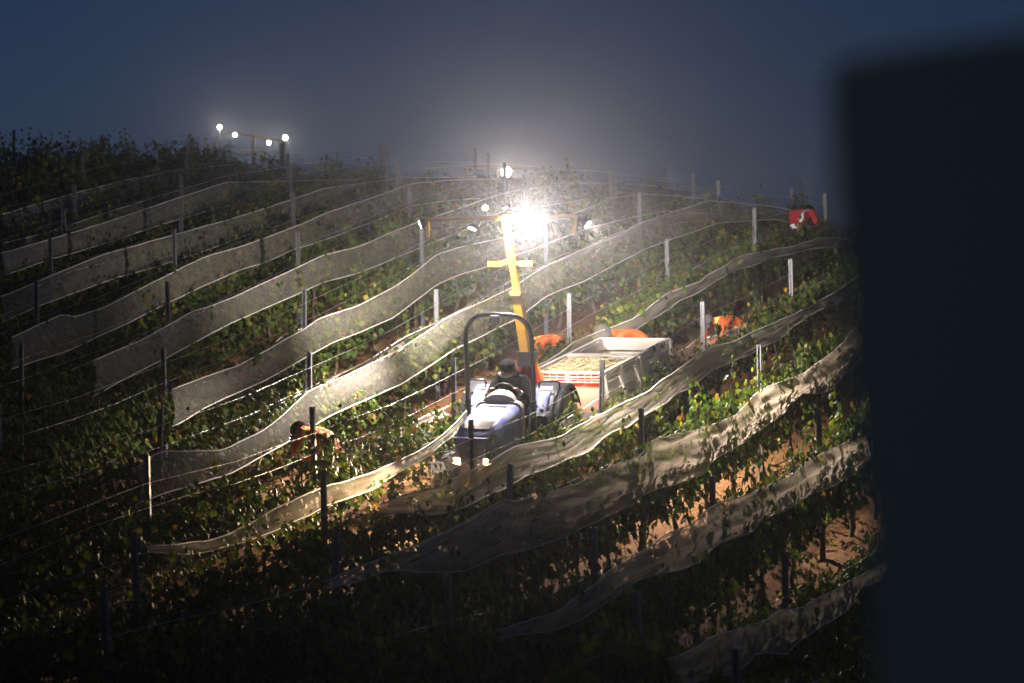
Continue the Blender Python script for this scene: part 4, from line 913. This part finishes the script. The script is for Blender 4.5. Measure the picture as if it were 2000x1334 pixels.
ORG = mat('orange_jacket', (.55, .085, .008), .7, 0, .3, 7, .4, 25); ORR = mat('red_orange_jacket', (.66, .06, .01), .7, 0, .35, 7, .4, 25)
YEL = mat('yellow_stripe', (.85, .62, .10), .5); REDV = mat('red_vest', (.60, .02, .03), .7, 0, .3, 8, .3, 25); WHT = mat('reflective_white', (.85, .85, .86), .4)
JEAN = mat('grey_trousers', (.16, .15, .15), .9, 0, .3, 12); GREYH = mat('grey_hood', (.085, .075, .07), .9, 0, .3, 12); CUFF = mat('pale_cuff', (.55, .54, .55), .8)
TAN = mat('tan_brim', (.55, .42, .28), .7)
def low(*n): return lambda a: a
# driver, seated on the tractor
J = dict(pelvis=(-.82, 0, .97), spine=(-.76, 0, 1.14), chest=(-.62, 0, 1.33), neck=(-.53, 0, 1.47), head=(-.45, -.01, 1.555), crown=(-.41, -.01, 1.64), face=(-.36, -.01, 1.50),
  shoulder_l=(-.58, .20, 1.38), elbow_l=(-.40, .30, 1.14), wrist_l=(-.24, .20, 1.27), palm_l=(-.205, .19, 1.31), shoulder_r=(-.58, -.20, 1.38), elbow_r=(-.36, -.30, 1.16), wrist_r=(-.21, -.23, 1.27), palm_r=(-.18, -.20, 1.31),
  hip_l=(-.78, .10, .95), knee_l=(-.36, .17, .98), ankle_l=(-.30, .18, .64), toe_l=(-.16, .18, .65), hip_r=(-.78, -.10, .95), knee_r=(-.36, -.17, .98), ankle_r=(-.30, -.18, .64), toe_r=(-.16, -.18, .65))
def mf(c, a, b, t):
    if a.startswith('palm') or b.startswith('palm') or a[0] == 'f' and a[1].isdigit() or a.startswith('t') and a[1] in 'ab': return 1
    if a.startswith('elbow') and t > .8: return 3
    if a in ('head',) : return 1
    if 'knee' in a+b or 'ankle' in a: return 2
    return 0
P, J = person('tractor driver in dark jacket and cap hunched over the wheel', TM, J, [DARKC, SKIN, JEAN, CUFF], mf)
cap(P, J, CAPD, TAN)
mb = MB(); hh_ = J['head']
mb.lathe([(.14, -.10), (.125, -.03), (.10, .0)], 16, Matrix.Translation(J['neck']+Vector((.0, 0, .06)))); mb.build('collar', DARKC, P, smooth='all')
def bend(shz=1.05, hipz=.80, reach=.0):
    return dict(pelvis=(-.14, 0, hipz), spine=(.06, 0, (hipz+shz)/2+.07), chest=(.30, 0, shz), neck=(.46, 0, shz-.01), head=(.575, 0, shz-.04), crown=(.64, 0, shz+.03), face=(.66, 0, shz-.12),
      shoulder_l=(.34, .19, shz-.03), elbow_l=(.45+reach, .27, shz-.28), wrist_l=(.62+reach, .16, shz-.38), palm_l=(.69+reach, .13, shz-.38), shoulder_r=(.34, -.19, shz-.03), elbow_r=(.42+reach, -.27, shz-.28), wrist_r=(.58+reach, -.16, shz-.42), palm_r=(.65+reach, -.13, shz-.42),
      hip_l=(-.14, .10, hipz-.03), knee_l=(.10, .15, hipz*.52), ankle_l=(-.08, .14, .08), toe_l=(.08, .16, .045), hip_r=(-.14, -.10, hipz-.03), knee_r=(.12, -.15, hipz*.52), ankle_r=(-.04, -.14, .08), toe_r=(.12, -.16, .045))
def at(x, y, heading): return Matrix.Translation((x, y, ground(x, y)+.02)) @ Matrix.Rotation(heading, 4, 'Z')
def jacket(stripe):
    def f(c, a, b, t):
        if a in ('palm_l', 'palm_r') or b in ('palm_l', 'palm_r') or a[0] == 'f' and a[1:2].isdigit() or a[:2] in ('ta', 'tb'): return 2
        if a == 'head' or a == 'neck' and t > .6: return 2
        if 'knee' in a+b or 'ankle' in a or (a == 'pelvis' and b.startswith('hip') and c.x < -.19) or c.x < -.20: return 3
        if stripe(c, a, b): return 1
        return 0
    return f
# worker with head torch, bending to the net left of the tractor
P, J = person('bending worker in red-orange jacket with a lit head torch', at(-2.50, 42.30, R(142)), bend(1.13, .74), [ORR, YEL, SKIN, GREYH],
  jacket(lambda c, a, b: a in ('spine', 'chest', 'pelvis') and abs(abs(c.y)-.085) < .022 or (abs(c.x-.28) < .025)))
cp, Mx = cap(P, J, CAPD)
mb = MB(); mb.lathe([(.03, 0), (.034, .02), (.03, .035)], 14, Mx @ Matrix.Translation((.135, 0, .05)) @ Matrix.Rotation(R(105), 4, 'Y')); ht = mb.build('head_torch', BLACKP, cp, smooth=True)
mb = MB(); mb.lathe([(.027, .0), (.022, .008), (.004, .012)], 14, Mx @ Matrix.Translation((.172, 0, .042)) @ Matrix.Rotation(R(105), 4, 'Y')); mb.build('torch_lens', emis('torch_lens', (.85, .9, 1), 25), ht)
sl_ = spot(Mx @ Vector((.20, 0, .035)), Mx.to_3x3() @ Vector((1, 0, -.30)), PW[10], P, c=(.82, .88, 1), ang=70, rad=.02)
# worker half hidden behind the row, orange sleeve and back
jk = lambda c, a, b: abs(abs(c.y)-.10) < .02 and a in ('spine', 'chest')
P, J = person('stooping worker in orange jacket behind the steel post, right of the mast', at(.70, 49.9, R(205)), bend(.47, .40), [ORG, YEL, SKIN, DARKC], jacket(jk)); cap(P, J, CAPD)
# worker behind the rear bin
st = dict(pelvis=(-.02, 0, .93), spine=(0, 0, 1.10), chest=(.07, 0, 1.28), neck=(.14, 0, 1.42), head=(.20, 0, 1.49), crown=(.24, 0, 1.58), face=(.30, 0, 1.43), shoulder_l=(.08, .20, 1.33), elbow_l=(.20, .28, 1.08), wrist_l=(.40, .22, 1.02), palm_l=(.46, .20, 1.02), shoulder_r=(.08, -.20, 1.33), elbow_r=(.18, -.28, 1.08), wrist_r=(.38, -.22, 1.0), palm_r=(.44, -.20, 1.0),
  hip_l=(-.02, .10, .90), knee_l=(.05, .12, .50), ankle_l=(0, .12, .09), toe_l=(.16, .14, .05), hip_r=(-.02, -.10, .90), knee_r=(.05, -.12, .50), ankle_r=(-.04, -.12, .09), toe_r=(.12, -.14, .05))
def jk2(stripe):
    def f(c, a, b, t):
        if a.startswith('palm') or b.startswith('palm') or a[0] == 'f' and a[1:2].isdigit() or a[:2] in ('ta', 'tb') or a == 'head': return 2
        if 'hip' in a+b or 'knee' in a or 'ankle' in a: return 3
        return 1 if stripe(c, a, b) else 0
    return f
lean = {k: (v[0]+.25*max(0, v[2]-.95), v[1], v[2]-.12*max(0, v[2]-.95)) for k, v in st.items()}
P, J = person('worker in orange jacket and grey hood behind the rear bin', at(2.02, 48.85, R(188)), bend(.99, .83), [ORG, YEL, SKIN, DARKC], jacket(lambda c, a, b: False)); cap(P, J, GREYH, hood=True, brim=False)
# worker in the aisle up to the right
P, J = person('stooping worker in orange jacket and grey trousers beyond the bins', at(3.74, 51.75, R(215)), bend(.64, .52), [ORG, YEL, SKIN, JEAN], jacket(lambda c, a, b: abs(c.y-.08) < .03 and a in ('spine', 'chest', 'pelvis'))); cap(P, J, GREYH)
# red vest near the crest
def vest(c, a, b): return (a in ('spine', 'chest', 'pelvis') or b in ('spine', 'chest')) and (abs(c.z-1.02) < .035 or (abs(c.y+.10) < .035 and c.z > 1.0))
sv_ = dict(st); sv_.update(spine=(.06, 0, 1.10), chest=(.20, 0, 1.27), neck=(.36, 0, 1.32), head=(.46, 0, 1.29), crown=(.54, 0, 1.33), face=(.50, 0, 1.19), shoulder_l=(.22, .21, 1.30), elbow_l=(.36, .28, 1.05), wrist_l=(.50, .2, .95), palm_l=(.56, .18, .95), shoulder_r=(.22, -.21, 1.30), elbow_r=(.36, -.28, 1.05), wrist_r=(.50, -.2, .95), palm_r=(.56, -.18, .95))
st = sv_
P, J = person('worker in bright red vest with white reflective bands near the crest', at(5.62, 60.6, R(58)), {k: v for k, v in st.items()}, [REDV, WHT, SKIN, DARKC],
  lambda c, a, b, t: (3 if ('elbow' in a or 'wrist' in a or 'palm' in a) else 2 if a == 'head' else 3 if ('hip' in a+b or 'knee' in a or 'ankle' in a) else 1 if vest(c, a, b) else 0)); cap(P, J, DARKC, hood=True, brim=False)

# ------------------------------------------------------------------ near dark things by the camera, out of focus
mb = MB(); Yp = 3.0
o = [(.334, .255), (.338, .268), (.349, .276), (.42, .288), (.50, .300), (.75, .335), (.75, -2.75), (.52, -2.75), (.385, -.40), (.372, -.22), (.352, -.03), (.343, .13)]
mb.prism(o, lambda p: Vector((p[0]-.0, 0, p[1])), lambda p: Vector((p[0]+.012, .06, p[1])))
dp = mb.build('dark_panel', DARKF, bevel=.006); dp.location = (-.026, Yp, 0)
tag(dp, 'tall black out-of-focus panel filling the right edge close by', 'panel')

# ------------------------------------------------------------------ haze: night mist and dust, also standing in for lens bloom round the lamps
mb = MB(); mb.box((0, 105, 1.5), (300, 300, 15.5)); hz_ = mb.build('haze', None); hz_.data.materials.clear()
hm = bpy.data.materials.new('haze'); hm.use_nodes = True; n = hm.node_tree; n.nodes.clear()
pv = n.nodes.new('ShaderNodeVolumePrincipled'); pv.inputs['Color'].default_value = (.93, .93, .95, 1); pv.inputs['Density'].default_value = HAZE; pv.inputs['Anisotropy'].default_value = HAZE_G
on = n.nodes.new('ShaderNodeOutputMaterial'); n.links.new(pv.outputs[0], on.inputs['Volume']); hz_.data.materials.append(hm)
tag(hz_, 'thin night mist with added lens bloom round the floodlights', 'haze', kind='stuff'); hz_.display_type = 'WIRE'
